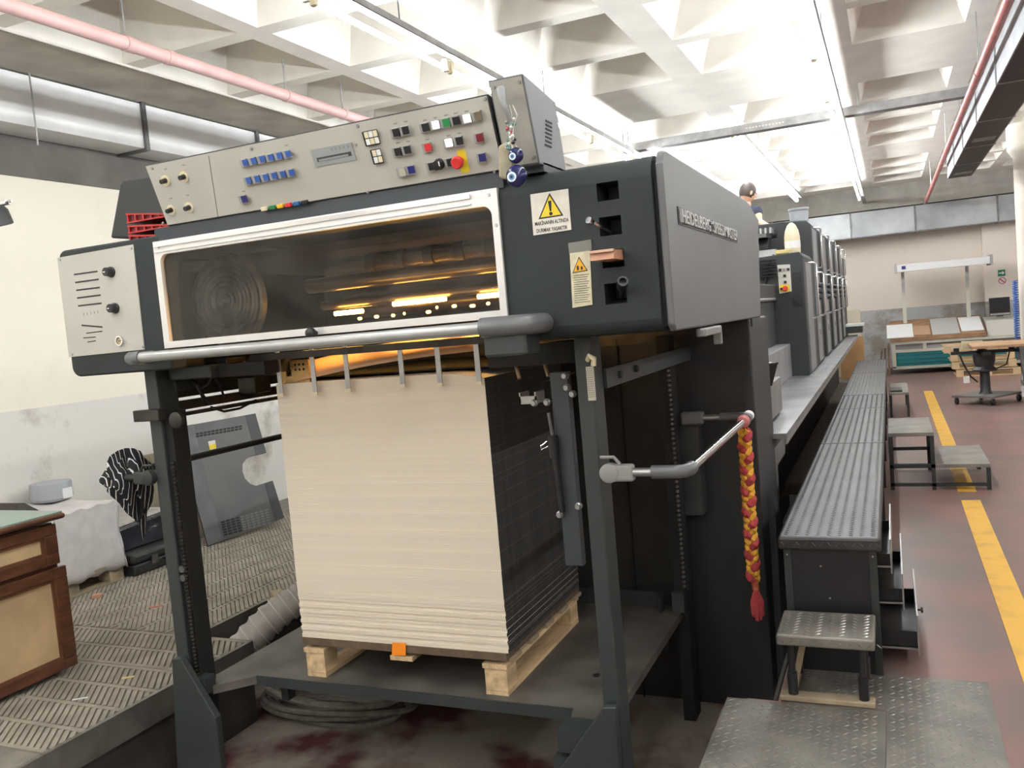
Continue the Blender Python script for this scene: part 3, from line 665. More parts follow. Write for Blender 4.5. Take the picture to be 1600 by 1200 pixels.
for x,y in ((259,282),(288,276),(268,328),(296,324)):
    MB().lathe([(.021,0),(.021,.003)], C(x,y,.004), cn, 20).build('dial_disc', IVORY, CON)
    MB().lathe([(.010,0),(.009,.026)], C(x-.5,y,.007), cn, 12).build('dial_knob', BLACK, CON, smooth=35)
s0, s1_ = C(326,243,.004), C(341,341,.004); MB().obox((s0+s1_)/2, U, (s0-s1_).normalized(), cn, .0022, (s0-s1_).length, 0, .0006).build('panel_seam', GREYD, CON)
DS = cbox(521,242,84,29,.003,DISP,'display_plate'); cbox(522,245,70,7,.0012,mat('display_dark',(.06,.065,.065),.25),'display_slot',.007); cbox(521,246.5,60,3.4,.0008,mat('display_lcd',(.26,.28,.27),.3),'display_strip',.0084)
for k in range(7): cbox(518+k*6.4,233.5-k*1.15,3,4.5,.0006,mat('faint_print',(.3,.3,.3),.7),'display_mark',.0072)
for x,y in ((238,263),(255,349),(393,232),(559,197),(575,300),(758,155),(773,268)): MB().lathe([(.0065,0),(.005,.005)], C(x,y,.004), cn, 8).build('screw', STEEL, CON)
cols = [IVORY, mat('green_mark',(.01,.18,.04),.5), mat('yellow_mark',(.75,.45,.02),.5), REDL, mat('blue_mark',(.02,.13,.33),.5), BLACK]
for k in range(6): cbox(414.5+12.6*k, 325.5-2.05*k, 12.6, 6.5, .012, cols[k], 'ink_colour_mark')
# small print above the buttons
for x,y in ((664,188),(680,184),(697,180),(712,177),(729,174),(668,218),(701,212),(718,208),(618,193),(634,190),(622,223),(638,221),(259,264),(287,258),(267,310),(293,305),(381,299),(392,250),(448,227)):
    cbox(x,y,7,2.2,.0005,mat('faint_print',(.3,.3,.3),.7),'print_mark')
# end box of the console
ep = [C(782,152),C(784,281)]
ex0 = xr+.010; ex1 = C(822,140).x
EB = MB().add([(ex0,FY-.012,zb+.0),(ex1,FY-.012,zb+.0),(ex1,FY-.10,zb+.275),(ex0,FY-.10,zb+.275),(ex0,FY+.25,zb),(ex1,FY+.25,zb),(ex1,FY+.19,zb+.24),(ex0,FY+.19,zb+.24)],
   [(0,1,2,3),(4,5,6,7),(0,1,5,4),(1,2,6,5),(2,3,7,6),(3,0,4,7)]).build('console_end_box', mat('end_box_grey',(.13,.135,.14),.5), PR, bevel=.004)
ec = Vector(((ex0+ex1)/2,FY-.056,zb+.1375)); ev = Vector((0,-.088,.275)).normalized(); en = Vector((0,-.275,-.088)).normalized()
MB().obox(ec,U,ev,en,ex1-ex0-.012,.275,0,.003).build('end_plate', mat('end_plate_grey',(.33,.32,.28),.5,0,.15,8), EB)
for sx_,sz_ in ((-1,1),(1,1),(1,-1)): MB().lathe([(.006,0),(.005,.005)], ec+U*(sx_*((ex1-ex0)/2-.016))+ev*(sz_*.12)+en*.003, en, 8).build('screw', STEEL, EB)
for k in range(7): MB().box((ex1,FY+.05+.004*k,zb+.07+k*.014),(ex1+.002,FY+.11+.004*k,zb+.075+k*.014)).build('vent_slot', BLACKD, EB)
B((ex0-.01,FY+.02,2.12),(ex1+.0,FY+.3,zb+.01)).build('console_foot', GREYD, PR)
# ---- bumper bar in front of the window
BY = 2.60
p0 = aY(212,559,BY); p1 = aY(757,513,BY); zbar = (p0.z+p1.z)/2
BAR = MB().tube([(p0.x,BY,zbar),(p1.x,BY,zbar)], .0215, 16).build('bumper_bar', mat('bar_grey_steel',(.36,.36,.35),.32,.35,.1,6), PR, smooth=True)
MB().tube([(p0.x-.045,BY+.13,zbar),(p0.x-.045,BY+.03,zbar),(p0.x-.03,BY+.005,zbar),(p0.x+.0,BY,zbar),(p0.x+.03,BY,zbar)], .027, 14).build('bar_end_elbow', RUBBERG, PR, smooth=True)
q1 = aY(828,505,BY)
MB().tube([(p1.x-.01,BY,zbar),(q1.x-.06,BY,zbar),(q1.x-.02,BY+.01,zbar),(q1.x-.004,BY+.04,zbar),(q1.x,BY+.13,zbar)], .034, 16).build('bar_end_elbow', RUBBERG, PR, smooth=True)
MB().box((p1.x-.01,BY+.0,zbar-.10),(q1.x-.02,BY+.13,zbar-.02)).build('elbow_bracket', GREY, PR, bevel=.01)
# ---- stop straps hanging before the pile
for (xb_,yb_,xt,yt) in ((440,619,436,552),(493,617,487,548),(545,612,538,548),(630,605,624,543),(688,603,682,540),(749,601,741,535)):
    p = aY(xb_,yb_,3.045); q = aY(xt,yt,3.045)
    MB().box((p.x-.011,3.043,p.z),(p.x+.011,3.048,q.z+.02)).build('stop_strap', STEEL, PR)
    MB().box((p.x-.013,3.038,p.z),(p.x+.013,3.043,p.z+.012)).build('strap_foot', IVORY, PR)
MB().box((-2.6,3.04,1.555),(-1.35,3.10,1.585)).build('strap_rail', OILY, PR)
# ---- posts with foot plates and table lugs
for (x0,x1,s) in ((-3.035,-2.965,-1),(-1.015,-.955,1)):
    PO = MB().box((x0,2.85,-.45),(x1,2.97,1.56)).build('front_post', GREY, PR, bevel=.006)
MB().box((-2.965,2.87,-.40),(-2.925,2.96,1.37)).build('chain_channel', BLACKD, PR)
mb = MB()
for k in range(60): mb.lathe([(.004,0),(.010,.004),(.010,.010),(.004,.014)], (-2.935,2.862,.10+k*.0175), V, 6)
mb.build('lifting_chain', OILY, PR, kind='stuff')
for k in range(2): MB().lathe([(.016,0),(.016,.012)], (-2.95,2.865,.66-k*.04), N, 10).build('bolt', STEELD, PR)
fl_ = poly_on([(268,1030),(281,1029),(337,1123),(345,1200),(352,1260),(285,1260),(277,1200)],2.80)
MB().prism(fl_, 1, 2.80, 2.835).build('foot_plate', GREY, PR, bevel=.004)
fr_ = poly_on([(842,1260),(876,1200),(942,1106),(962,1106),(968,1200),(972,1260)],2.80)
MB().prism(fr_, 1, 2.80, 2.835).build('foot_plate', GREY, PR, bevel=.004)
MB().box((-2.98,2.84,.10),(-2.87,2.90,.17)).build('table_lug', GREY, PR); MB().box((-1.20,2.84,.04),(-1.06,2.95,.125)).build('table_lug', GREY, PR)
MB().box((-1.22,2.83,-.03),(-1.08,2.95,.02)).build('table_lug', GREY, PR)
# ---- lifting table
TT = mat('dusty_table_plate', (.125,.115,.10), .5, .2, .45, 4)
tp = [(-2.74,3.02),(-1.20,3.02),(-1.18,2.93),(-1.03,2.93),(-1.03,4.2),(-1.09,4.26),(-2.92,4.26),(-2.95,4.2),(-2.95,2.88),(-2.87,2.88)]
TB = MB().prism(tp, 2, .082, .12).build('pile_table', TT, PR)
MB().prism([(x,y) for x,y in [(-2.74,3.018),(-1.2,3.018),(-1.2,3.026),(-2.74,3.026)]], 2, .075, .122).build('table_edge', GREY, TB)
MB().box((-2.90,3.3,-.03),(-1.08,3.36,.08)).box((-2.90,4.0,-.03),(-1.08,4.06,.08)).build('table_beam', BLACKD, TB)
MB().box((-2.72,3.15,-.05),(-2.68,3.2,.08)).build('table_support', GREY, TB)
ra = arc(-1.17,4.17,.04,0,90,5)
MB().prism([(-2.75,4.215),(-1.17,4.215)]+[(x,y+.005) for x,y in ra[::-1]]+[(-1.13,4.12),(-1.125,4.12),(-1.122,4.20),(-1.15,4.225),(-2.75,4.225)], 2, .12, .20).build('rear_stop', GREYD, TB)
MB().lathe([(.014,0),(.014,.005)], aZ(932,1056,.12), V, 12).build('table_eyelet', BLACK, TB)
MB().box((-1.07,4.15,.12),(-1.01,4.24,.22)).build('chain_anchor', GREY, TB)
# ---- rear body behind the pile
MB().box((-3.34,4.42,-.45),(-1.04,4.62,1.5)).build('rear_panel', mat('rear_panel_black',(.026,.024,.022),.6,0,.3,3), PR)
MB().box((-1.33,4.40,-.45),(-1.325,4.42,1.5)).build('panel_seam', BLACKD, PR)
RB = MB().box((-1.03,4.40,-.45),(-.640,5.05,1.545)).build('rear_body', mat('rear_body_dark',(.020,.021,.022),.5,0,.1,3), PR, bevel=.008)
MB().box((-3.34,4.62,-.45),(-1.03,9.0,1.45)).build('drive_body', GREYD, PR)
MB().box((-1.06,4.18,-.45),(-1.00,4.30,1.5)).build('chain_channel', BLACKD, PR)
mb = MB()
for k in range(46): mb.lathe([(.004,0),(.010,.005),(.010,.012),(.004,.017)], (-1.008,4.172,.24+k*.024), V, 6)
mb.build('lifting_chain', STEELD, PR, kind='stuff')
MB().box((-.955,2.97,1.362),(-.942,4.40,1.432)).build('cross_bar', GREY, PR)
for (x,y) in ((967,585),(992,576)): MB().lathe([(.014,0),(.014,.012),(.007,.018)], aX(x,y,-.942), U, 10).build('bolt', GREYD, PR)
pk = aX(1125,516,-.62); MB().box((-.65,pk.y-.32,1.515),(-.615,pk.y+.02,1.545)).box((-.65,pk.y+.0,1.47),(-.615,pk.y+.02,1.545)).build('latch_handle', CASTG, PR, bevel=.006)
# ---- guard rails left and right of the pile
def guard(xs, xpost, sgn):
    z = 1.08; ya, yb_ = 2.90, 4.22
    CG = CASTG if sgn > 0 else GREYD
    G = MB().lathe([(.034,0),(.034,.03),(.028,.034)], (xpost,2.85,z), N, 18).build('rail_boss', CG, PR, smooth=35)
    MB().box((xpost,2.822,z-.030),(xpost+sgn*.085,2.86,z+.028)).build('rail_bracket', CG, PR, bevel=.008)
    MB().tube([(xpost-sgn*.03,2.835,z+.055),(xpost+sgn*.02,2.83,z+.055),(xpost+sgn*.04,2.83,z+.03)], .006, 6).build('bracket_lever', CG, PR)
    MB().tube([(xpost+sgn*.08,2.84,z),(xs-sgn*.08,2.84,z)], .0155, 12).build('rail_tube', STEEL if sgn > 0 else GREYD, PR, smooth=True)
    MB().tube([(xs-sgn*.12,2.84,z),(xs-sgn*.04,2.84,z),(xs-sgn*.012,2.852,z),(xs,2.88,z),(xs,2.92,z)], .023, 14).build('rail_elbow', RUBBERG, PR, smooth=True)
    MB().tube([(xs,2.90,z),(xs,4.18,z)], .0165, 14).build('rail_tube', CHROME if sgn > 0 else GREYD, PR, smooth=True)
    MB().tube([(xs,4.15,z),(xs,4.21,z),(xs-sgn*.012,4.238,z),(xs-sgn*.04,4.25,z),(xs-sgn*.14,4.25,z)], .022, 14).build('rail_elbow', RUBBERG, PR, smooth=True)
    MB().tube([(xs-sgn*.12,4.25,z),(xs-sgn*.26,4.25,z)], .0155, 12).build('rail_tube', STEEL if sgn > 0 else GREYD, PR, smooth=True)
    MB().box((xs-sgn*.22,4.225,z-.032),(xs-sgn*.33,4.29,z+.030)).build('rail_bracket', RUBBERG, PR, bevel=.01)
    MB().box((xs-sgn*.26,4.28,z-.5),(xs-sgn*.36,4.40,z-.035)).build('bracket_base', GREYD, PR, bevel=.006)
guard(-.648, -.915, 1); guard(-3.326, -3.06, -1)
MB().sphere((-.648,4.235,1.085), .026).build('rail_end_cap', WHITE, PR, smooth=True)
# ---- mechanics below the left box
MB().box((-3.05,2.93,1.36),(-2.99,3.95,1.40)).box((-3.05,2.93,1.33),(-3.0,3.95,1.345)).build('side_jogger_rail', mat('rusty_rail',(.06,.042,.03),.5,.5,.5,12), PR)
CB = MB().box((-3.075,2.80,1.335),(-2.925,2.85,1.385)).build('clamp_block', OILY, PR, bevel=.004)
MB().lathe([(.036,0),(.036,.018),(.03,.022)], aY(279,656,2.80)+Vector((0,0,0)), N, 18).build('clamp_knob', OILY, PR, smooth=35)
for (a_,b_,c,d_,Y_) in ((248,562,292,592,2.95),(262,575,330,590,2.9),(318,562,358,588,3.0),(370,590,400,615,3.4),(245,590,275,612,2.95),(385,560,438,585,3.2)):
    p = aY(a_,b_,Y_); q = aY(c,d_,Y_); MB().box((p.x,Y_,min(p.z,q.z)),(q.x,Y_+.12,max(p.z,q.z))).build('jogger_block', OILY if a_ > 300 else GREYD, PR, bevel=.006)
MB().box((-3.0,2.95,1.50),(-2.45,3.14,1.555)).build('under_frame', BLACKD, PR)
for pts in ([(275,590,3.0),(300,597,3.05),(315,615,3.1),(330,632,3.15)],[(295,588,3.0),(308,600,3.0),(318,625,3.1)],[(330,588,3.0),(325,600,3.0),(310,608,3.05)],[(335,590,3.1),(345,605,3.15),(350,620,3.2)],[(330,636,3.1),(350,643,3.2),(375,638,3.3),(400,625,3.5)]):
    MB().tube([aY(x,y,Y_) for x,y,Y_ in pts], .006, 8).build('black_hose', BLACK, PR, smooth=True)
def coil(p0, p1, r, turns, tr, m, name):
    p0 = Vector(p0); p1 = Vector(p1); d = (p1-p0); t = d.normalized(); a_ = t.cross(V).normalized(); b_ = t.cross(a_); n_ = turns*10
    MB().tube([p0+d*(i/n_)+a_*(r*math.cos(2*PI*i/10))+b_*(r*math.sin(2*PI*i/10)) for i in range(n_+1)], tr, 5).build(name, m, PR, smooth=True)
coil(aY(372,575,3.1), aY(412,570,3.1), .028, 6, .004, OILY, 'tension_spring')
coil(aY(832,545,3.05), aY(885,553,3.05), .026, 7, .0035, OILY, 'tension_spring')
# ---- right jogger assembly
MB().box((-1.165,2.98,.70),(-1.095,3.02,1.43)).build('jogger_plate', mat('blue_grey_plate',(.04,.048,.055),.5), PR, bevel=.004)
p = aY(812,632,3.05); q = aY(846,610,3.05)
jb = MB().box((p.x,3.05,p.z),(p.x+.07,3.056,p.z+.03)).box((p.x,3.05,p.z),(p.x+.006,3.14,p.z+.045)).box((p.x+.064,3.05,p.z),(p.x+.07,3.14,p.z+.045)).build('jogger_cup', STEEL, PR)
MB().add([aY(844,598,3.02),aY(880,590,3.02),aY(905,580,3.10),aY(880,586,3.12)],[(0,1,2,3)]).build('jogger_flag', STEEL, PR)
MB().tube([aY(857,645,2.96),aY(864,685,2.96)], .007, 8).build('strut_rod', STEELD, PR, smooth=True)
MB().tube([aY(863,680,2.96),aY(867,715,2.96)], .019, 12).build('strut_boot', BLACK, PR, smooth=True)
MB().tube([aY(867,712,2.96),aY(879,800,2.96)], .012, 10).build('strut_cylinder', BLACK, PR, smooth=True)
MB().tube([aY(855,690,2.96),aY(845,697,2.96),aY(846,703,2.96),aY(857,697,2.96)], .003, 6).build('strut_clip', CHROME, PR)
for x,y in ((876,803),(905,790),(856,628),(884,587),(896,615),(887,605),(836,629)): 
    MB().lathe([(.014,0),(.014,.012),(.009,.016),(.009,.024)], aY(x,y,2.98), N, 10).build('bolt', STEEL, PR, smooth=35)
for x,y,x2,y2 in ((805,568,812,592),(850,566,857,588)): MB().tube([aY(x,y,3.06),aY(x2,y2,3.04)], .008, 8).build('guide_peg', mat('brass_peg',(.30,.20,.12),.5,.3), PR, smooth=True)
for x,y in ((786,556),(824,556)):
    p = aY(x,y,3.08); MB().box((p.x-.03,3.08,p.z-.02),(p.x+.045,3.10,p.z+.02)).build('sensor_block', mat('brass_plate',(.5,.3,.1),.5), PR)
MB().box((-1.42,3.0,1.46),(-1.05,3.2,1.54)).build('under_frame', BLACKD, PR)
p = aX(930,565,-.952); 
MB().tube([(-.965,2.845,1.475),(-.955,2.83,1.488),(-.94,2.835,1.478),(-.945,2.84,1.455)], .010, 8).build('strap_hook', IVORY, PR, smooth=True)
p = aY(933,572,2.84); q = aY(938,625,2.84)
stp = MB().box((-.972,2.835,q.z),(-.945,2.842,p.z)).build('marked_strap', mat('off_white_strap',(.46,.43,.36),.7), PR)
for k in range(14): B((-.970,2.8335,q.z+.012+k*.0075),(-.947,2.835,q.z+.0142+k*.0075)).build('strap_mark', mat('strap_rib',(.25,.23,.19),.8), stp)

# ================================================================== PRESS, units beyond the delivery
FBX0, FBX1, FBZ = -.95, -.565, .88
MB().box((FBX0,5.0,FBZ-.03),(FBX1,17.2,FBZ)).build('foot_board', TREADF, PR)
MB().box((FBX1-.012,5.0,FBZ-.06),(FBX1,17.2,FBZ-.03)).build('foot_board_edge', STEEL, PR)
mb = MB()
y = 8.9
while y < 17.1:
    for i in range(5): mb.box((-.72+i*.032,y,FBZ),(-.706+i*.032,y+.10,FBZ+.003))
    y += .16
mb.build('board_ribs', STEEL, PR, kind='stuff')
for k in range(9): MB().prism([(-.95,.62),(-.60,.82),(-.60,.85),(-.95,.85)], 1, 5.6+k*1.25, 5.63+k*1.25).build('board_bracket', STEELD, PR)
MB().box((-3.2,5.05,-.05),(-.95,17.4,.85)).build('press_base', GREYD, PR)
# sloping casing between delivery and the first unit
MB().box((-3.0,5.0,.88),(-.905,8.8,1.20)).build('low_casing', GREYL, PR, bevel=.008)
MB().box((-.905,6.5,.90),(-.902,6.503,1.19)).build('panel_seam', BLACKD, PR)
MB().box((-.905,7.0,1.03),(-.90,7.02,1.06)).build('casing_lock', BLACK, PR)
MB().box((-1.10,4.95,1.21),(-.78,5.15,1.55)).build('rear_strut', BLACKD, PR)
MB().prism([(-2.9,1.20),(-1.02,1.20),(-1.02,1.62),(-2.9,1.75)], 1, 5.0, 8.7).build('chain_housing', GREY, PR, bevel=.01)
MB().tube([(-1.06,5.6,1.62),(-.99,5.6,1.62)], .02, 8).build('rail_tube', STEEL, PR)
MB().tube([(-1.0,5.3,1.64),(-1.0,8.6,1.64)], .016, 8).build('rail_tube', STEEL, PR, smooth=True)
MB().box((-1.35,7.0,1.62),(-1.0,8.78,1.78)).build('junction_case', GREYD, PR, bevel=.01)
for k in range(6): MB().box((-1.18,8.70,1.86+k*.03),(-.98,8.74,1.872+k*.03)).build('vent_slat', BLACKD, PR)
# first, lower tower with operating panel
UX = -.74
T1 = MB().prism([(-1.06,.86),(UX-.02,.86),(UX,.90),(UX,2.03),(UX-.03,2.075),(-1.20,2.06),(-1.20,1.60),(-1.06,1.30)], 1, 8.80, 9.95).build('delivery_tower', GREY, PR, bevel=.008)
MB().box((UX,9.0,.90),(UX+.006,9.6,1.98)).build('tower_side_panel', GREYL, PR)
MB().box((-.86,8.795,1.55),(UX-.02,8.80,1.88)).build('grip_recess', BLACK, PR)
pp = poly_on([(1214.5,414),(1234.5,413),(1237,455),(1218,459)],8.79)
OP = MB().prism(pp, 1, 8.785, 8.80).build('unit_panel', mat('panel_white',(.62,.60,.54),.5), PR)
for x,y,m_ in ((1219,422,BLACK),(1225,421.5,mat('grey_key',(.3,.3,.3),.5)),(1231.5,421,BLACK),(1226,431,BLACK),(1227,441,BLACK),(1221.5,451.5,BLACK)):
    p = aY(x,y,8.785); MB().box((p.x-.013,8.775,p.z-.013),(p.x+.013,8.785,p.z+.013)).build('panel_button', m_, OP)
p = aY(1227,451,8.785); MB().box((p.x-.05,8.782,p.z-.03),(p.x+.04,8.785,p.z+.04)).build('yellow_plate', YELLOW, OP)
MB().lathe([(.018,0),(.026,.01),(.022,.025)], (p.x,8.782,p.z), N, 12).build('emergency_stop', REDL, OP, smooth=True)
MB().lathe([(.012,0),(.012,.01)], aY(1205,427.5,8.80), N, 10).build('lock', BLACK, PR)
def dhandle(y, z0, z1, x=UX):
    MB().tube([(x,y,z1),(x+.055,y,z1),(x+.075,y,z1-.02),(x+.075,y,z0+.02),(x+.055,y,z0),(x,y,z0)], .012, 8).build('grab_rail', CHROME, PR, smooth=True)
dhandle(9.35,1.42,1.98)
# higher printing units
ys_ = [10.0,11.45,12.9,14.3,15.65]
for k,yu in enumerate(ys_):
    T = MB().prism([(-2.75,.86),(UX-.02,.86),(UX,.90),(UX,2.42),(UX-.04,2.46),(-1.02,2.48),(-2.75,2.48)], 1, yu, yu+.95).build('printing_unit', GREYD, PR, bevel=.01)
    MB().box((UX,yu+.10,.92),(UX+.008,yu+.62,1.42)).build('unit_door', GREYL, PR); MB().box((UX,yu+.10,1.44),(UX+.008,yu+.62,2.38)).build('unit_door', GREYL, PR)
    MB().box((UX+.008,yu+.3,1.20),(UX+.02,yu+.36,1.26)).build('door_latch', CHROME, PR)
    dhandle(yu+.35,1.42,1.90); dhandle(yu+.35,1.95,2.40)
    for q in range(3): MB().lathe([(.03,0),(.026,.04)], (UX+.008,yu+.50,1.62+q*.07), U, 8).build('adjusting_knob', BLACK, PR)
    MB().box((UX+.008,yu+.25,1.28),(UX+.010,yu+.42,1.33)).build('type_plate', STEEL, PR)
    MB().box((-2.7,yu+.95,.86),(-.95,yu+1.45,1.35)).build('unit_gallery', STEELD, PR)
    MB().tube([(-2.6,yu+.05,2.36),(-1.1,yu+.05,2.36)], .07, 14).build('ink_roller', BLACK, PR, smooth=True)
MB().tube([(-2.6,9.70,2.20),(-1.15,9.70,2.20)], .10, 18).build('ink_roller', BLACK, PR, smooth=True)
MB().box((-2.7,9.5,2.30),(-1.15,9.95,2.34)).build('ink_duct_lid', STEELD, PR)
MB().box((-1.3,9.4,2.08),(-1.05,9.6,2.16)).box((-1.28,9.3,2.16),(-1.24,9.6,2.24)).build('roller_bracket', STEEL, PR)
for k in range(3): MB().box((-1.22+.05*k,9.55,2.34),(-1.20+.05*k,9.75,2.40)).build('ink_key', STEEL, PR)
MB().tube([(-1.02,8.9,2.07),(-1.05,8.79,2.0),(-1.08,8.78,1.86),(-1.14,8.78,1.72)], .015, 8).build('black_hose', BLACK, PR, smooth=True)
# feeder end: tray with small desk
p = aY(1325,508,16.9); q = aY(1350,506,16.9)
MB().box((p.x-.1,16.6,p.z-.02),(q.x,17.2,p.z+.02)).build('feeder_desk', WHITE, PR); MB().box((p.x-.1,16.6,p.z-.14),(q.x-.03,17.2,p.z-.02)).build('feeder_desk_case', GREY, PR)
MB().box((-2.6,16.6,.86),(UX,17.35,2.3)).build('feeder_tower', GREYD, PR, bevel=.01)
# blower cabinet on the side of the rear body
BC = mat('blower_grey',(.20,.195,.185),.5,0,.12,5)
a0 = aY(1175,612,5.06); a1 = aY(1190,612,5.06); zt = a0.z
bx0, bx1 = -.69, a1.x
MB().box((-.85,5.06,zt-.22),(bx1,6.0,zt)).build('blower_box', BC, PR, bevel=.004)
MB().box((-.85,5.055,zt-.9),(bx1-.004,5.062,zt-.005)).build('blower_front', GREYD, PR)
MB().box((-.85,5.06,zt-.52),(bx1,6.0,zt-.40)).build('blower_box', BC, PR, bevel=.004)
MB().box((-.85,5.06,zt-.40),(bx1-.06,6.0,zt-.22)).build('blower_recess', BLACKD, PR)
MB().box((-.85,5.06,zt-.80),(bx1-.03,5.8,zt-.52)).build('blower_case', BC, PR, bevel=.004)
MB().box((bx1,5.3,zt-.15),(bx1+.002,5.34,zt-.06)).build('label_strip', WHITE, PR)
fp = aY(1186,590,5.3); MB().lathe([(.07,0),(.11,.13),(.115,.13),(.115,.14),(.06,.14)], (-.74,5.35,zt), V, 4).build('funnel', BLACK, PR)
MB().prism([(4.55,-.45),(5.0,-.45),(4.9,.45),(4.62,.62),(4.62,.3)], 0, -.645, -.605).build('side_fin', GREY, PR, bevel=.004)

# ================================================================== THINGS ON THE PRESS
b_ = empty('bucket', (-.86,10.30,2.48), 'grey plastic bucket standing on top of the first printing unit', 'bucket')
MB().lathe([(.098,0),(.108,.135),(.113,.135),(.113,.148),(.104,.148),(.09,.02)], (-.88,10.30,2.485), V, 20).build('bucket_body', BUCKET, b_, smooth=35)
MB().lathe([(.1085,.115),(.114,.118),(.114,.128),(.1085,.13)], (-.88,10.30,2.485), V, 20, cap=False).build('bucket_rim', mat('bucket_rim',(.2,.21,.23),.5), b_, smooth=35)
j = empty('plastic_jug', (-.87,9.0,2.065), 'ivory bullet-shaped plastic jug on the low tower beside the bucket', 'jug')
MB().lathe([(.07,0),(.074,.02),(.074,.16),(.064,.22),(.04,.275),(.012,.30)], (-.845,9.0,2.075), V, 18).build('jug_body', IVORY, j, smooth=True)
MB().lathe([(.0755,.05),(.0755,.12)], (-.845,9.0,2.075), V, 18, cap=False).build('jug_label', WHITE, j)
thing(MB().box((-1.0,8.86,2.075),(-.86,8.93,2.115)).build('yellow_sponge', mat('sponge',(.62,.52,.22),.9), bevel=.008), 'pale yellow sponge lying in front of the ivory jug', 'sponge')
# items in the pockets of the front cover
h = holes[1]
k_ = empty('hex_key', (h[0]-.01,FY+.05,h[2]), 'small bright metal key poking out of the second pocket', 'key')
MB().tube([(h[0]+.03,FY+.08,h[2]+.012),(h[0]+.008,FY-.005,h[2]+.03),(h[0]-.012,FY-.035,h[2]+.05)], .006, 8).build('shank', CHROME, k_, smooth=True)
MB().lathe([(.010,0),(.012,.006),(.012,.02)], (h[0]-.012,FY-.035,h[2]+.046), (-.3,-.8,.3), 10).build('head', CHROME, k_, smooth=True)
h = holes[2]
w_ = empty('wooden_wedge', (h[0],FY-.05,h[2]), 'pinkish wooden block sticking out of the third pocket', 'wooden block')
MB().prism([(FY-.10,h[2]+.022),(FY-.09,h[2]+.050),(FY+.02,h[2]+.056),(FY+.10,h[2]+.024),(FY+.10,h[2]+.022)], 0, h[0]-.008, h[1]-.004).build('block', COPPER, w_)
MB().box((h[0]-.008,FY-.103,h[2]+.045),(h[1]-.004,FY-.085,h[2]+.053)).build('edge_strip', mat('pale_edge',(.62,.40,.28),.5), w_)
h = holes[3]
s_ = empty('socket_wrench', (h[1],FY,h[2]), 'black socket wrench leaning out of the lowest pocket', 'wrench')
MB().tube([(h[0]+.03,FY+.09,h[2]+.024),(h[1]+.000,FY-.045,h[3]-.012)], .008, 8).build('handle', GREYD, s_, smooth=True)
MB().lathe([(.015,0),(.018,.01),(.018,.045),(.012,.045),(.012,.03)], (h[1]-.005,FY-.035,h[3]-.02), (.35,-.8,.45), 12).build('socket', BLACK, s_, smooth=True)
# red plastic wedges on the left box
for k,(dz,rot) in enumerate(((0,0),(.045,.05),(.09,.10))):
    wz = 2.114+dz
    e = empty('plastic_wedge', (-2.98,2.95,wz), ('lowest','middle','topmost')[k]+' of three ribbed red plastic wedges stacked on the left box', 'wedge', 'red wedges on the left box')
    x0,x1 = -3.03,-2.77; za = (.040,.036,.044)[k]
    MB().add([(x0,2.86,wz),(x1,2.86,wz+(0 if k!=1 else .0)),(x1,2.86,wz+.012),(x0,2.86,wz+za),(x0,3.02,wz),(x1,3.02,wz),(x1,3.02,wz+.012),(x0,3.02,wz+za)],
       [(0,1,2,3),(4,5,6,7),(0,1,5,4),(1,2,6,5),(2,3,7,6),(3,0,4,7)]).build('wedge_body', mat('dark_red_plastic',(.16,.008,.008),.5), e)
    for q in range(6):
        x = x0+.006+q*.045; hh = za-(za-.012)*(x-x0)/(x1-x0)
        MB().box((x-.004,2.850,wz),(x+.004,2.86,wz+hh)).build('rib', RED, e)
    MB().add([(x0,2.848,wz+za-.007),(x1,2.848,wz+.005),(x1,2.848,wz+.012),(x0,2.848,wz+za),(x0,2.862,wz+za-.007),(x1,2.862,wz+.005),(x1,2.862,wz+.012),(x0,2.862,wz+za)],
       [(0,1,2,3),(4,5,6,7),(0,1,5,4),(1,2,6,5),(2,3,7,6),(3,0,4,7)]).build('top_flange', RED, e)
    MB().box((x0,2.848,wz),(x1,2.862,wz+.006)).build('bottom_flange', RED, e)
# evil-eye charm hanging on the console end box
A = empty('evil_eye_charm', aY(803,275,2.60), 'dark blue glass eye charm with bead string hung on the console end', 'charm')
for (px,py,r_,) in ((806,243,.026),(807,275,.036)):
    c = aY(px,py,2.60); g = MB().sphere(c, r_, 18, (1,.55,1)).build('glass_eye', mat('cobalt_glass',(.010,.012,.07),.12), A, smooth=True)
    e_ = c+Vector((-.006*(r_/.026),-r_*.55+.0005,-.004)); 
    MB().lathe([(r_*.44,0),(r_*.44,.002)], e_, N, 18).build('eye_white', mat('pale_blue_glass',(.62,.72,.78),.2), g)
    MB().lathe([(r_*.27,0),(r_*.27,.003)], e_, N, 16).build('eye_iris', mat('iris_blue',(.10,.22,.42),.2), g)
    MB().lathe([(r_*.13,0),(r_*.13,.004)], e_, N, 12).build('eye_pupil', INK, g)
MB().tube([aY(783,140,2.60),aY(784,150,2.58),aY(787,165,2.57),aY(793,178,2.58),aY(797,190,2.59)], [.016,.013,.010,.008,.008], 10).build('strap', mat('grey_strap',(.22,.22,.22),.6), A, smooth=True)
for k in range(22):
    px = 797+random.uniform(-6,8); py = 184+k*2.4; p = aY(px,py,2.60+random.uniform(-.008,.008))
    MB().sphere(p, random.uniform(.004,.0075), 8).build('bead', random.choice([mat('bead_teal',(.10,.25,.24),.2),mat('bead_red',(.30,.06,.06),.3),mat('bead_black',(.02,.02,.02),.2),mat('bead_white',(.6,.6,.55),.3),mat('bead_white',(.6,.6,.55),.3)]), A, smooth=True)
for dx in (-4,0,5): MB().tube([aY(796+dx,164,2.60),aY(800+dx*1.6,180,2.59),aY(797+dx,200,2.6),aY(801,238,2.60)], .0014, 5).build('cord', mat('white_cord',(.6,.58,.52),.8), A)
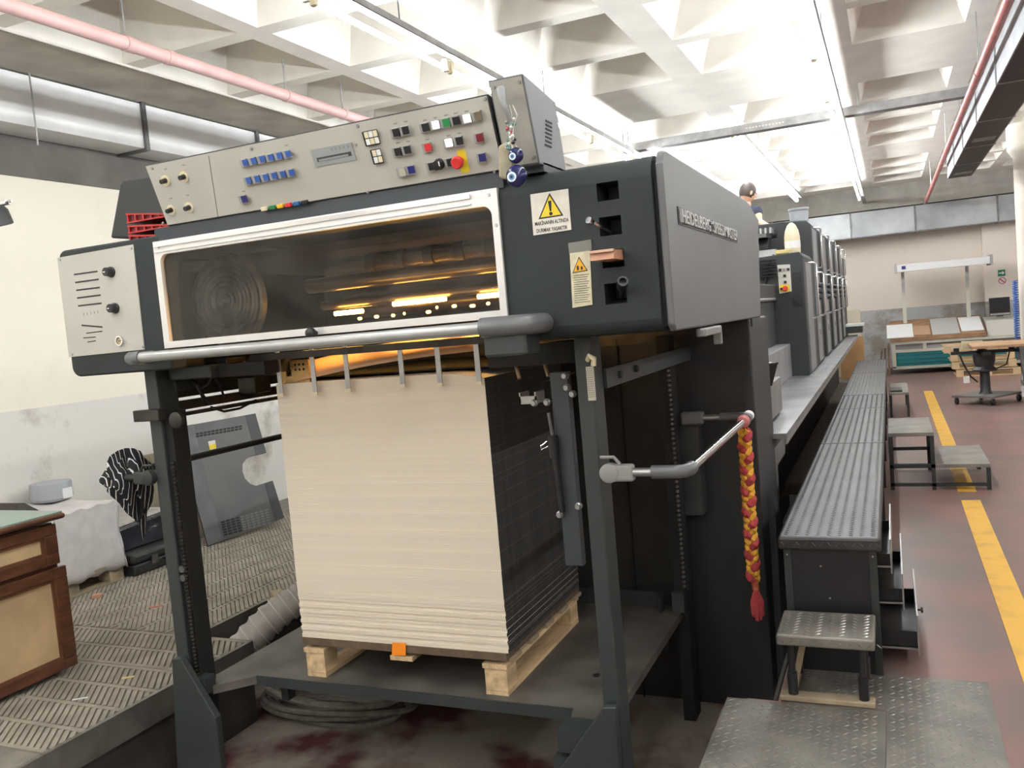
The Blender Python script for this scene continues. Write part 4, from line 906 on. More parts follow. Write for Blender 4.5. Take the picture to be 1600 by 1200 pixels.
mb = MB(); c0 = poly_on([(778,228),(797,218),(806,228),(803,262),(793,281),(779,278)],2.615); mb.prism(c0, 1, 2.612, 2.645); mb.build('pouch', LEATHER, A, bevel=.008)

mb = MB(); mb.sphere((-1.33,9.72,2.375), .055, 14, (1.1,.9,.62)); thing(mb.build('white_rag', WHITE, smooth=True), 'crumpled white rag lying on the ink duct lid near the bucket', 'rag')
# ================================================================== PILE, PALLET
SX0, SX1, SY0, SY1 = -2.497, -1.477, 3.072, 3.940
PAL = empty('pallet', (-1.98,3.5,.12), 'pale wooden pallet under the tall paper pile', 'pallet')
for xc in (-2.44,-1.985,-1.545):
    if xc != -1.985:
        B((xc-.05,SY0+.0,.1205),(xc+.05,SY1,.138)).build('bottom_runner', WOOD, PAL)
        for yc in (SY0+.05,SY1-.05): B((xc-.05,yc-.05,.138),(xc+.05,yc+.05,.232)).build('block', WOOD, PAL, bevel=.003)
    B((xc-.055,SY0-.005,.232),(xc+.055,SY1+.01,.252)).build('stringer_board', WOOD, PAL)
for k in range(5): B((SX0-.0,SY0+.04+k*.19,.252),(SX1-.0,SY0+.13+k*.19,.268)).build('deck_board', WOODG, PAL)
thing(B((SX0+.002,SY0-.004,.2685),(SX1-.01,SY1+.02,.300)).build('base_board', mat('dark_chipboard',(.125,.085,.055),.8,0,.25,20)), 'thin dark chipboard sheet between pallet and paper pile', 'board')
tg = thing(MB().prism(poly_on([(613,1004),(634,1005),(634,1024.5),(612.5,1023.5)],SY0-.008), 1, SY0-.009, SY0-.0075).build('paper_tag', ORANGE), 'bright orange paper tag sticking out below the pile', 'tag')
ST = empty('paper_stack', (-1.987,3.5,.302), 'tall pile of cream paper with black printed side edges on the pallet', 'paper pile')
zz = .301; rng = random.Random(4); nlay = 0
while zz < 1.425:
    t_ = rng.uniform(.006,.018) if zz < .52 else (rng.uniform(.05,.11) if zz < .9 else rng.uniform(.025,.06))
    if zz + t_ > 1.43: t_ = 1.446-zz
    amp = .0040 if zz < .55 else .0009
    dx, dy = (rng.uniform(-amp,amp)*.35 if zz < .52 else 0.0), rng.uniform(-amp,amp); z1 = zz+t_-.0002
    mb = MB(); n_ = 10
    last = zz + t_ > 1.40
    bow = lambda u, z: -(.026*max(0,(u-.80)/.20)**2)*max(0,(z-1.0)/.446) - (.012*(1-u))*max(0,(z-.9)/.546)*0
    bot = []; top = []
    us_ = [i/n_ for i in range(n_+1)]
    for u in us_: bot.append(Vector((SX0+dx+u*(SX1-SX0), SY0+dy, zz+bow(u,zz))))
    for u in us_: top.append(Vector((SX0+dx+u*(SX1-SX0), SY0+dy, z1+bow(u,z1))))
    L = n_+1; bb = [v+Vector((0,SY1-SY0,0)) for v in bot]; tb = [v+Vector((0,SY1-SY0,0)) for v in top]
    mb.v = bot+top+bb+tb
    for i in range(n_):
        mb.f += [[i,i+1,L+i+1,L+i],[2*L+i+1,2*L+i,3*L+i,3*L+i+1],[L+i,L+i+1,3*L+i+1,3*L+i],[i+1,i,2*L+i,2*L+i+1]]
    mb.f += [[n_,2*L+n_,3*L+n_,L+n_],[0,L,3*L,2*L]]
    o = mb.build('sheet_bundle', PAPER, ST); o.data.materials.append(PAPERD)
    for p_ in o.data.polygons:
        if p_.normal.x > .9: p_.material_index = 1
    zz += t_; nlay += 1
print('layers', nlay)

# ================================================================== PIT: cables, hose, timber
CC = empty('cable_coil', (-2.95,3.75,-.45), 'loose coil of thick dusty cables lying under the pile table', 'cable')
for k in range(9):
    ph = k*.9; ra, rb = .36+.032*(k%5), .13+.018*(k%5); cxx, cyy = -2.95+.03*math.sin(ph*2), 3.84+.02*math.cos(ph*3)
    MB().tube([(cxx+ra*math.cos(a_/28*2*PI), cyy+rb*math.sin(a_/28*2*PI), -.425+.030*(k//2)+.014*math.sin(a_/28*4*PI+ph)) for a_ in range(28)], .0165, 8, closed=True).build('cable_loop', ROPE, CC, smooth=True)
hp0, hp1 = aY(376,1016,3.72), aY(492,922,4.06)
HS = empty('flexible_hose', (-3.0,3.9,-.1), 'grey ribbed fabric hose rising behind the left post', 'hose')
pts = []; rr = []
for i in range(41):
    t = i/40; p = hp0.lerp(hp1, t)+Vector((0,0,.04*math.sin(PI*t))); pts.append(p); rr.append(.088+.006*math.sin(i*2*PI/5))
MB().tube(pts, rr, 20).build('hose_skin', HOSE, HS, smooth=True)
for i in range(0,41,5): 
    d_ = (hp1-hp0).normalized(); MB().tube([pts[i]-d_*.004,pts[i]+d_*.004], .0955, 20).build('hose_rib', mat('hose_rib',(.46,.43,.39),.8), HS, smooth=True)
p = aZ(436,936,.03); ut = Vector((.75,-.66,0)); vt = Vector((.66,.75,0))
m_ = MB(); m_.obox((p.x,p.y,.0095), ut, vt, V, .20, .07, 0, .055); thing(m_.build('timber_block', mat('light_timber',(.42,.34,.23),.8,0,.2,8)), 'short grey timber block on the mat edge beside the hose', 'timber')

for k,(px,py,dx_,dy_,m_,lb) in enumerate(((125,1092,.035,.008,WHITE,'thin white paper sliver on the near ribbed mat'),(200,1059,.03,.02,mat('yellow_scrap',(.6,.5,.25),.8),'small yellowish scrap on the near ribbed mat'),(243,948,.04,.02,mat('pink_scrap',(.55,.18,.14),.8),'small reddish scrap on the rear ribbed mat'),(152,933,.03,.05,mat('copper_scrap',(.50,.26,.16),.6),'small copper coloured scrap in front of the draped pallet'))):
    p = aZ(px,py,.005); o = MB(); o.obox((p.x,p.y,.0045), Vector((.8,.6,0)), Vector((-.6,.8,0)), V, dx_*2, dy_, 0, .004 if k < 3 else .02); thing(o.build('paper_scrap', m_), lb, 'scrap')

# ================================================================== LEFT SIDE THINGS
# striped cloth bunched over the left guard rail
cc = aX(207,742,-3.33); mb = MB(); mb.sphere((0,0,0), 1.0, 48)
prof_n = []
for v in mb.v:
    an = math.atan2(v.y, v.x); f = 1+.15*math.sin(an*5+v.z*4)+.09*math.sin(an*11-v.z*7)
    top = max(0,v.z); low = max(0,-v.z)
    z = top*(.10+.03*math.sin(an*3)) - low*(.15+.10*max(0,math.sin(an*1.0-.4))+.05*math.sin(an*4))
    tw = 1-.35*low
    prof_n.append(Vector((cc.x+.075+v.x*.075*f*tw, cc.y-.09+v.y*.125*f*tw+.03*low, cc.z+z+.016*math.sin(an*8+v.z*3))))
mb.v = prof_n
o = mb.build('striped_cloth', STRIPE, None, smooth=60)
thing(o, 'black cloth with thin white stripes hung over the left guard rail', 'cloth')
# wooden cabinet
CX = -4.035; cy0, cy1 = 2.25, 3.10
WC = empty('wooden_cabinet', (-4.4,2.7,0), 'brown wooden cabinet with cream panels and green top at the left edge', 'cabinet')
MB().box((-4.72,cy0,.03),(CX-.02,cy1-.01,.80)).build('cabinet_body', BROWN, WC)
MB().box((-4.76,cy0-.03,.815),(CX+.03,cy1+.04,.845)).build('cabinet_top', BROWN, WC, bevel=.012)
MB().box((-4.75,cy0-.02,.845),(CX+.015,cy1+.03,.853)).build('top_sheet', GREENT, WC)
MB().box((-4.70,cy0,.005),(CX-.06,cy1-.05,.03)).build('plinth', BLACKD, WC)
def panel_front(name, z0, z1, y0, y1, knob_y):
    P = MB().plate(0, CX-.02, CX+.004, y0, y1, z0, z1, [(y0+.075,y1-.075,z0+.055,z1-.055)]).build(name, BROWN, WC, bevel=.004)
    MB().plate(0, CX-.02, CX-.003, y0+.06, y1-.06, z0+.04, z1-.04, [(y0+.09,y1-.09,z0+.07,z1-.07)]).build('moulding', mat('brown_moulding',(.16,.065,.032),.4,0,.3,7), P)
    MB().box((CX-.022,y0+.07,z0+.05),(CX-.012,y1-.07,z1-.05)).build('cream_panel', CREAMB, P)
    if knob_y: MB().lathe([(.006,0),(.006,.012),(.013,.016),(.011,.026)], (CX-.012,knob_y,(z0+z1)/2-.01), U, 10).build('knob', CHROME, P, smooth=True)
panel_front('drawer', .585, .795, cy0+.01, cy1-.005, 2.60)
panel_front('door', .03, .565, cy0+.01, cy1+.025, None)
# draped pallet load
dx0, dx1, dy0, dy1, dz = -5.95, -5.25, 4.03, 4.53, .60
P2 = empty('pallet', (-5.6,4.28,0), 'weathered wooden pallet half hidden under a white sheet', 'pallet')
B((dx0,dy0,.006),(dx1,dy1,.024)).build('bottom_board', WOODG, P2)
for yc in (dy0+.05,dy1-.07): B((dx1-.12,yc-.05,.024),(dx1,yc+.07,.118)).build('block', WOODG, P2)
B((dx0,dy0,.118),(dx1,dy1,.14)).build('deck', WOODG, P2)
mb = MB(); nn = 22
def drape(u, v_):  # u across X from wall to front and down, v along Y
    L1 = .70; L2 = .50; s = u*(L1+L2)
    if s < L1: x, z = dx0+s, dz+.006*math.sin(v_*13+s*9)
    else:
        q = s-L1; x = dx1+.014*math.sin(v_*8)*q*2+.02*q; z = dz-q
    if s < L1: z -= max(0, .0)
    y = dy0-.01+v_*(dy1-dy0+.02)+.012*math.sin(u*14)
    if v_ < .02 or v_ > .98: z -= .012
    return Vector((x,y,z+ (.008*math.sin(v_*21) if s >= L1 else 0)))
for i in range(nn+1):
    for j_ in range(nn+1): mb.v.append(drape(i/nn, j_/nn))
for i in range(nn):
    for j_ in range(nn): a_ = i*(nn+1)+j_; mb.f.append([a_,a_+1,a_+nn+2,a_+nn+1])
k0 = len(mb.v)
# side skirts
for (v_, sg) in ((0,-1),(1,1)):
    base = len(mb.v)
    for i in range(nn+1):
        p = drape(i/nn, v_); 
        if i/nn*1.2 > .70: p2 = p
        for q in range(5):
            z = p.z-(p.z-.17)*q/4 if i/nn*1.2 <= .70 else p.z
            mb.v.append(Vector((p.x-(0 if i/nn*1.2 <= .70 else 0), p.y+sg*.012*math.sin(i*1.1)*q/4, z)))
    for i in range(nn):
        for q in range(4): a_ = base+i*5+q; mb.f.append([a_,a_+1,a_+6,a_+5])
o = mb.build('white_sheet', CLOTH, None, smooth=True); md = o.modifiers.new('thick','SOLIDIFY'); md.thickness = .004
thing(o, 'stained white sheet draped over boxes on the weathered pallet', 'sheet')
thing(B((dx0+.02,dy0+.03,.141),(dx1-.03,dy1-.03,dz-.02)).build('carton', mat('carton_brown',(.30,.2,.12),.8), bevel=.005), 'carton standing on the weathered pallet hidden by the white sheet', 'carton')
pt = aX(80,768,-5.75)
gb = empty('metal_tub', (-5.80,pt.y+.02,.615), 'grey metal tub with a paper label on the draped sheet', 'tub')
MB().lathe([(.13,0),(.145,.02),(.145,.12),(.14,.135)], (-5.80,pt.y+.04,.612), V, 16).build('tub_body', BUCKET, gb, smooth=35)
MB().box((-5.66,pt.y+.02,.625),(-5.652,pt.y+.10,.70)).build('paper_label', WHITE, gb)
pt = aX(25,780,-5.6); thing(MB().add([(-5.85,pt.y-.12,.61),(-5.5,pt.y-.12,.61),(-5.5,pt.y+.1,.61),(-5.85,pt.y+.1,.61),(-5.8,pt.y-.03,.69),(-5.55,pt.y-.03,.69),(-5.55,pt.y+.03,.68),(-5.8,pt.y+.03,.68)],[(0,3,2,1),(4,5,6,7),(0,1,5,4),(1,2,6,5),(2,3,7,6),(3,0,4,7)]).build('folded_tarp', mat('dark_tarp',(.05,.04,.035),.8), bevel=.01), 'dark folded tarp on the sheet behind the cabinet top', 'tarp')
# black cases
c1 = empty('tool_case', (-5.4,4.85,0), 'black hard case with latches on the ribbed mat', 'case')
MB().box((-5.62,4.585,.006),(-5.20,5.15,.085)).build('case_base', mat('case_black',(.025,.026,.027),.4,0,.3,9), c1, bevel=.012)
MB().box((-5.62,4.585,.088),(-5.20,5.15,.165)).build('case_lid', mat('case_black',(.02,.02,.02),.4), c1, bevel=.025)
for yv in (4.78,5.0): MB().box((-5.20,yv-.03,.055),(-5.19,yv+.03,.12)).build('case_latch', STEELD, c1)
MB().tube([(-5.20,4.86,.07),(-5.165,4.865,.07),(-5.165,4.925,.07),(-5.20,4.93,.07)], .008, 6).build('case_handle', BLACK, c1)
c2 = empty('tool_case', (-5.6,4.9,.17), 'taller case wrapped in shiny black plastic behind the latched case', 'case')
MB().hexa([(-5.95,4.60,.17),(-5.35,4.60,.17),(-5.35,5.25,.17),(-5.95,5.25,.17)],[(-5.93,4.64,.36),(-5.40,4.64,.34),(-5.42,5.22,.37),(-5.93,5.22,.37)]).build('case_body', PLASTW, c2, bevel=.02)
MB().hexa([(-5.93,4.63,.36),(-5.42,4.66,.345),(-5.44,5.2,.37),(-5.93,5.2,.37)],[(-5.90,4.68,.385),(-5.46,4.7,.37),(-5.48,5.16,.395),(-5.9,5.16,.39)]).build('dusty_wrap', mat('dusty_wrap',(.42,.40,.37),.35,0,.3,14), c2, bevel=.01)
MB().box((-5.42,4.60,.30),(-5.40,4.64,.33)).build('case_clip', STEELD, c2)
# leaning machine cover: measured on a plane leaning to the wall
bl = aZ(325,853,0.012); br = aZ(444,817,0.03)
uL = Vector((br.x-bl.x,br.y-bl.y,0)).normalized(); nrm = Vector((uL.y,-uL.x,0))  # towards the room
back = -nrm; tilt = math.radians(24); vL = (V*math.cos(tilt)+back*math.sin(tilt)); nL = uL.cross(vL)
if nL.dot(Vector((1,0,0))) < 0: nL = -nL
def LP(px, py, lift=0):
    d = ray(px,py); o = bl+nL*lift; t = (o-EYE).dot(nL)/d.dot(nL); return EYE+d*t
outline = [(325,853),(275,668),(399,646),(416,707),(395,712),(386,716),(379,725),(379,737),(383,748),(391,756),(400,759),(426,751),(444,809)]
cover = MB(); f_ = [LP(*p) for p in outline]; bk = [p-nL*.02 for p in f_]; n_ = len(f_)
cover.v = f_+bk; cover.f = [list(range(n_)),list(range(n_,2*n_))[::-1]]+[[i,(i+1)%n_,n_+(i+1)%n_,n_+i] for i in range(n_)]
MC = empty('machine_cover', bl, 'grey sheet-metal machine cover with a round notch leaning on the wall', 'machine cover')
CVM = mat('cover_grey',(.036,.040,.044),.45,0,0,2.2,col2=(.065,.063,.06),thresh=(.40,.70))
cover.build('cover_sheet', CVM, MC)
def strip(pxs, m_, name, lift=.001, th=.002):
    q = [LP(*p, lift) for p in pxs]; m = MB(); k = len(q); m.v = q+[p+nL*th for p in q]; m.f = [list(range(k))[::-1],list(range(k,2*k))]+[[i,(i+1)%k,k+(i+1)%k,k+i] for i in range(k)]
    return m.build(name, m_, MC)
strip([(325,853),(275,668),(302,663),(347,843)], mat('cover_flange_light',(.065,.068,.072),.45,0,.3,4), 'left_flange', .0, .002)
strip([(383,649),(399,646),(416,707),(400,711)], GREYD, 'right_flange', .0, .002); strip([(413,755),(426,751),(444,809),(430,813)], GREYD, 'right_flange', .0, .002)
for r_ in range(2):
    for c_ in range(12):
        x = 306+c_*6.1; y = 677-c_*1.05+r_*4; strip([(x,y),(x+4.6,y-.8),(x+5,y+1.7),(x+.4,y+2.5)], BLACKD if c_ < 12 else STEEL, 'vent_slot', .001, .001)
for r_ in range(6):
    for c_ in range(10):
        x = 345+c_*7.6+r_*.9; y = 815-c_*2.1+r_*4.0; strip([(x,y),(x+5.8,y-1.6),(x+6.3,y+.9),(x+.5,y+2.5)], BLACKD if c_ < 4 else STEELD, 'vent_slot', .001, .001)
sk = strip([(325,690),(336,687.5),(338,701),(328,703)], STICK, 'warning_label', .001, .001); strip([(326.5,695.5),(337,693),(338,701),(328,703)], YELLOW, 'label_yellow', .002, .001)
q0 = aZ(293,850,0.004)
thing(MB().hexa([(-5.72,5.32,.006),(-5.66,5.32,.006),(-5.56,5.75,.006),(-5.62,5.76,.006)],[(-5.92,5.32,.78),(-5.86,5.32,.78),(-5.80,5.75,.78),(-5.86,5.76,.78)]).build('plywood_board', mat('dusty_plywood',(.25,.21,.15),.85,0,.3,4)), 'dusty plywood board leaning on the wall behind the machine cover', 'board')
# round lamp head at the left picture edge
p = aY(-36,330,3.4)
LH = empty('pendant_lamp', p, 'dark round lamp head with chrome bracket cut by the left edge', 'lamp')
MB().lathe([(.02,.0),(.12,.02),(.16,.09),(.165,.17),(.155,.175),(.10,.05)], (p.x-.03,p.y,p.z+.07), (.0,.25,-.95), 20).build('lamp_dome', GREYD, LH, smooth=35)
q = aY(10,316,3.4); MB().box((q.x-.05,q.y-.02,q.z-.012),(q.x+.012,q.y+.02,q.z+.012)).build('bracket', CHROME, LH, bevel=.003)
MB().lathe([(.009,0),(.009,.02),(.005,.03)], (q.x+.012,q.y,q.z), U, 8).build('wing_screw', CHROME, LH)
MB().tube([(p.x-.03,p.y,p.z+.06),(p.x-.03,p.y,ZC+.362)], .010, 8).build('stem', STEELD, LH)

# ================================================================== RIGHT SIDE: walkway, stool, steps
def lozenges(mb, x0, x1, y0, y1, z, pitch, ln, wd, h, herring=False):
    py_ = pitch*(.75 if herring else 1); i = 0; y = y0+pitch*.5
    while y < y1-pitch*.3:
        x = x0+pitch*.5; j = 0
        while x < x1-pitch*.3:
            s = 1 if (j if herring else i+j)%2 else -1; c, sn = math.cos(s*PI/4), math.sin(s*PI/4)
            P = [(-ln/2,0),(0,-wd/2),(ln/2,0),(0,wd/2)]; q = [(x+a*c-b*sn, y+a*sn+b*c) for a,b in P]
            n = len(mb.v); mb.v += [Vector((a,b,z)) for a,b in q]+[Vector((x,y,z+h))]
            mb.f += [[n,n+1,n+4],[n+1,n+2,n+4],[n+2,n+3,n+4],[n+3,n,n+4]]
            x += pitch; j += 1
        y += py_; i += 1
PX0, PX1, PY0, PY1, PZ = -.50, -.085, 3.83, 14.3, .60
WK = empty('walkway_platform', (-.3,9,0), 'long diamond plate walkway platform running beside the press', 'platform')
joints = [3.83,6.35,8.3,9.4,12.0,14.3]
for i in range(5):
    D = MB().box((PX0,joints[i]+.003,PZ-.06),(PX1,joints[i+1]-.003,PZ)).build('deck_plate', TREAD, WK, bevel=.012)
    mb = MB()
    if joints[i] < 9: lozenges(mb, PX0+.01, PX1-.01, joints[i]+.02, joints[i+1]-.02, PZ, .044, .036, .0095, .0034, True)
    else:
        for k in range(11):
            y = joints[i]+.03
            while y < joints[i+1]-.1: mb.box((PX0+.02+k*.036,y,PZ),(PX0+.034+k*.036,y+.05,PZ+.003)); y += .07
    mb.build('tread_pattern', TREADP, D, kind='stuff')
mb = MB(); 
for k in range(13):
    x = PX0+.02+k*.032; s = 1 if k%2 else -1; mb.add([(x-.010,PY0+.0025,PZ-.03-s*.010),(x+.004,PY0+.0025,PZ-.03+s*.006),(x+.010,PY0+.0025,PZ-.03+s*.010),(x-.004,PY0+.0025,PZ-.03-s*.006),(x,PY0-.001,PZ-.03)],[(0,1,4),(1,2,4),(2,3,4),(3,0,4)])
mb.build('edge_pattern', TREADD, WK, kind='stuff')
MB().box((PX0+.02,PY0+.02,.0),(PX1-.02,PY0+.03,PZ-.06)).build('front_panel', BLACK, WK)
for xx in (PX0+.02,PX1-.05): MB().box((xx,PY0+.012,0),(xx+.03,PY0+.04,PZ-.06)).build('leg', GREYD, WK)
for (xx,zz_) in ((PX0+.035,.52),(PX1-.035,.52),(-.33,.47),(-.30,.33)): MB().lathe([(.004,0),(.004,.003)], (xx,PY0+.012 if zz_>.5 else PY0+.02,zz_), N, 8).build('screw', STEEL, WK)
MB().box((PX0+.02,PY0+.04,.03),(PX0+.03,PY1,PZ-.06)).build('inner_side_panel', BLACKD, WK)
MB().box((PX1-.06,4.9,.03),(PX1-.05,PY1,PZ-.06)).build('outer_side_panel', BLACKD, WK)
for k in range(8): MB().box((PX1-.05,5.2+k*1.25,0),(PX1-.02,5.24+k*1.25,PZ-.06)).build('leg', GREYD, WK)
# open drawers under the near end
for k,(out,z0,hh,y1_) in enumerate(((.03,.43,.10,4.72),(.07,.27,.11,4.72),(.12,.07,.13,4.72))):
    DR = MB().box((PX1-.30,4.0,z0),(PX1+out,4.6,z0+.012)).box((PX1-.30,4.0,z0),(PX1+out,4.008,z0+hh*.6)).box((PX1-.30,4.59,z0),(PX1+out,4.6,z0+hh*.6)).build('drawer', BLACK, WK)
    MB().box((PX1-.03,3.992,z0),(PX1+out,4.0,z0+.008)).build('drawer_edge', STEEL, DR)
    MB().box((PX1+out,3.97,z0-.02),(PX1+out+.006,4.66,z0+hh+.03)).build('drawer_front', STEEL, DR)
    if k == 2: MB().lathe([(.005,0),(.005,.015),(.014,.018),(.012,.026)], (PX1+out+.006,4.28,z0+.08), U, 10).build('drawer_knob', BLACK, DR, smooth=True)
# stool with diamond plate top
s0 = aZ(1217,1083); sq = aZ(1380,1105)
STL = empty('step_stool', (-.30,3.6,0), 'step stool with diamond plate top and black legs on a timber base', 'stool')
SA = [(-.507,3.58),(-.105,3.54),(-.085,3.80),(-.475,3.82)]
zt_ = aY(1290,992,3.53).z; 
tx0, tx1, ty0, ty1 = aY(1212,995,3.50).x, aY(1366,1000,3.50).x, 3.50, 3.80
TP = MB().box((tx0,ty0,zt_-.045),(tx1,ty1,zt_)).build('tread', TREADD, STL, bevel=.008)
mb = MB(); lozenges(mb, tx0+.005, tx1-.005, ty0+.01, ty1-.005, zt_, .044, .036, .0105, .004, True); mb.build('tread_pattern', mat('worn_tread',(.45,.44,.41),.35,.8), TP, kind='stuff')
mb = MB()
for k in range(11):
    x = tx0+.025+k*.036; s = 1 if k%2 else -1; mb.add([(x-.012,ty0+.0005,zt_-.024-s*.012),(x+.003,ty0+.0005,zt_-.022),(x+.012,ty0+.0005,zt_-.022+s*.010),(x-.003,ty0+.0005,zt_-.026),(x,ty0-.004,zt_-.024)],[(0,1,4),(1,2,4),(2,3,4),(3,0,4)])
mb.build('edge_pattern', STEELD, TP, kind='stuff')
for (xx,yy_) in ((tx0+.05,ty0+.04),(tx1-.05,ty0+.04),(tx0+.05,ty1-.04),(tx1-.05,ty1-.04)):
    MB().tube([(xx,yy_,zt_-.04),(xx,yy_,.03)], .014, 10).build('leg', BLACK, STL, smooth=True)
    MB().tube([(xx,yy_,.12),(xx,yy_,.028)], .02, 10).build('rubber_foot', BLACK, STL, smooth=True)
MB().box((tx0+.0,ty0+.01,.008),(tx1-.01,ty0+.075,.03)).build('base_timber', WOODG, STL, bevel=.005)
MB().box((tx0+.02,ty0+.08,.008),(tx0+.06,ty1,.03)).build('base_timber', WOODG, STL, bevel=.005)
MB().hexa([(tx0+.035,ty0+.09,.03),(tx0+.06,ty0+.09,.03),(tx0+.06,ty0+.11,.03),(tx0+.035,ty0+.11,.03)],[(tx0+.085,ty0+.09,zt_-.045),(tx0+.11,ty0+.09,zt_-.045),(tx0+.11,ty0+.11,zt_-.045),(tx0+.085,ty0+.11,zt_-.045)]).build('brace', WOODG, STL)
# diamond floor plates
for (nm,x0,x1,y0,y1,z,lb) in (('floor_plate',-.70,-.095,1.95,3.50,.001,'dusty diamond plate covering the floor before the step stool'),
                      ('floor_plate',-.093,.285,1.95,3.86,.001,'brighter diamond plate lying beside the yellow line'),
                      ('floor_plate',-.46,-.093,3.505,3.86,.001,'small dark diamond plate under the step stool')):
    e = empty(nm, ((x0+x1)/2,(y0+y1)/2,z), lb, 'floor plate'); B((x0,y0,z),(x1,y1,z+.005)).build('plate', TREADD, e)
    mb = MB(); lozenges(mb, x0+.005, x1-.005, y0+.01, y1-.005, z+.005, .032, .034, .009, .0026); mb.build('tread_pattern', mat('floor_tread',(.27,.255,.225),.4,.6,.3,5), e, kind='stuff')
# wooden-topped metal steps beside the walkway
STP = empty('metal_steps', (.2,7.6,0), 'two-tread metal steps standing beside the walkway across the yellow line', 'steps')
GT = mat('worn_grey_tread',(.22,.20,.175),.6,.1,.25,5)
ux0, ux1 = -.07, aZ(1462,683,.40).x; lx1 = aZ(1549,732,.2).x
uy0, uy1 = 7.62, 8.52; z1s, z2s = .42, .21
ux1 = aY(1459,680,uy0).x; lx1 = aY(1548,730,uy0).x; z1s = aY(1430,676,uy0).z; z2s = aY(1500,725,uy0).z
print('steps', ux1, lx1, z1s, z2s)
MB().box((ux0,uy0,z1s-.03),(ux1,uy1,z1s)).build('upper_tread', GT, STP, bevel=.003); MB().box((ux1,uy0,z2s-.03),(lx1,uy1,z2s)).build('lower_tread', GT, STP, bevel=.003)
for (xx,zz_) in ((ux0,z1s),(ux1-.03,z1s),(lx1-.03,z2s)):
    for yv in (uy0,uy1-.03): MB().box((xx,yv,0),(xx+.03,yv+.03,zz_-.03)).build('leg', GREYD, STP)
for yv in (uy0,uy1-.03): MB().box((ux0,yv,.03),(lx1-.03,yv+.025,.055)).build('rail', GREYD, STP); MB().box((ux0,yv,z2s-.03),(ux1,yv+.025,z2s)).build('rail', GREYD, STP)
S2 = empty('metal_steps', (.1,12.4,0), 'single metal step farther along the walkway', 'steps')
p0_ = aY(1388,613,12.1); p1_ = aY(1420,613,12.1)
MB().box((-.07,12.1,p1_.z-.03),(p1_.x,13.4,p1_.z)).build('tread', GT, S2, bevel=.003)
for xx in (-.07,p1_.x-.03):
    for yv in (12.1,13.37): MB().box((xx,yv,0),(xx+.03,yv+.03,p1_.z-.03)).build('leg', GREYD, S2)
thing(MB().box((-.05,12.2,p1_.z),(.09,12.6,p1_.z+.02)).build('black_tray', BLACK), 'small black tray lying on the far step', 'tray')
# braided cloth tied to the guard rail
BRD = empty('braided_cloth', (-.66,4.12,.2), 'yellow and red braided cloth hanging from the right guard rail', 'cloth')
bt = Vector((-.648,4.08,1.06)); bb_ = aY(1178,905,4.08)
for s_i in range(3):
    path = []
    for i in range(73):
        t = i/72; ph = t*2*PI*7.0+s_i*2*PI/3
        path.append(Vector((bt.x+(bb_.x-bt.x)*t+.018*math.sin(ph), 4.075+.012*math.sin(2*ph), bt.z-.02+(bb_.z-bt.z+.02)*t)))
    MB().tube(path, .020 if s_i == 0 else .0145, 8).build('braid_strand', BRAIDR if s_i == 0 else BRAIDY, BRD, smooth=True)
MB().lathe([(.024,-.02),(.030,0),(.030,.02),(.024,.04)], (-.648,4.06,1.08), (0,1,0), 14).build('knot_wrap', mat('pink_wrap',(.50,.16,.16),.8), BRD, smooth=True)
mb = MB().tube([bb_+Vector((0,0,.06)),bb_+Vector((0.004,0,-.0)),bb_+Vector((0.006,0,-.05))], [.02,.018,.015], 10); mb.build('binding', mat('mixed_fabric',(.55,.22,.06),.85,0,0,60,col2=(.42,.06,.05)), BRD, smooth=True)
tb_ = aY(1184,968,4.08); rt = random.Random(2)
for k in range(16):
    a_ = k*2.4; q = Vector((tb_.x+.028*math.cos(a_)*rt.uniform(.3,1), 4.08+.022*math.sin(a_), tb_.z+rt.uniform(0,.03)))
    m0 = (bb_+Vector((.006,0,-.04))); mid = m0.lerp(q,.5)+Vector((.012*math.cos(a_),.010*math.sin(a_),0))
    MB().tube([m0,mid,q], [.008,.008,.006], 6).build('tassel_strip', BRAIDR, BRD, smooth=True)
# person at the top of the press
# ================================================================== PERSON beyond the delivery
PYY = 11.2
hd = aY(1169,302,PYY); sh_r = aY(1186,326,PYY); el = aY(1187,346,PYY); hnd = aY(1203,356,PYY)
PS = empty('person', (hd.x-.06,PYY,1.15), 'person in a navy T-shirt leaning over the first printing unit', 'person')
hx, hz = hd.x, hd.z
J = {'pel':(hx-.13,PYY,hz-.78),'wst':(hx-.12,PYY,hz-.60),'chs':(hx-.09,PYY-.01,hz-.36),'nek':(hx-.03,PYY,hz-.17),'hdb':(hx-.01,PYY,hz-.07),
     'shr':(hx+.11,PYY-.03,hz-.235),'elr':(el.x,PYY-.10,el.z),'wrr':(hnd.x-.02,PYY-.22,hnd.z+.02),
     'shl':(hx-.27,PYY+.02,hz-.235),'ell':(hx-.32,PYY-.08,hz-.48),'wrl':(hx-.16,PYY-.28,hz-.58),
     'hpr':(hx-.04,PYY,hz-.86),'knr':(hx-.03,PYY-.02,hz-1.25),'anr':(hx-.03,PYY+.02,hz-1.62),'hpl':(hx-.22,PYY,hz-.86),'knl':(hx-.23,PYY-.02,hz-1.25),'anl':(hx-.23,PYY+.02,hz-1.62)}
RAD = {'pel':.15,'wst':.135,'chs':.15,'nek':.055,'hdb':.06,'shr':.065,'elr':.042,'wrr':.030,'shl':.065,'ell':.042,'wrl':.030,'hpr':.09,'knr':.06,'anr':.045,'hpl':.09,'knl':.06,'anl':.045}
ED = [('pel','wst'),('wst','chs'),('chs','nek'),('nek','hdb'),('chs','shr'),('shr','elr'),('elr','wrr'),('chs','shl'),('shl','ell'),('ell','wrl'),('pel','hpr'),('hpr','knr'),('knr','anr'),('pel','hpl'),('hpl','knl'),('knl','anl')]
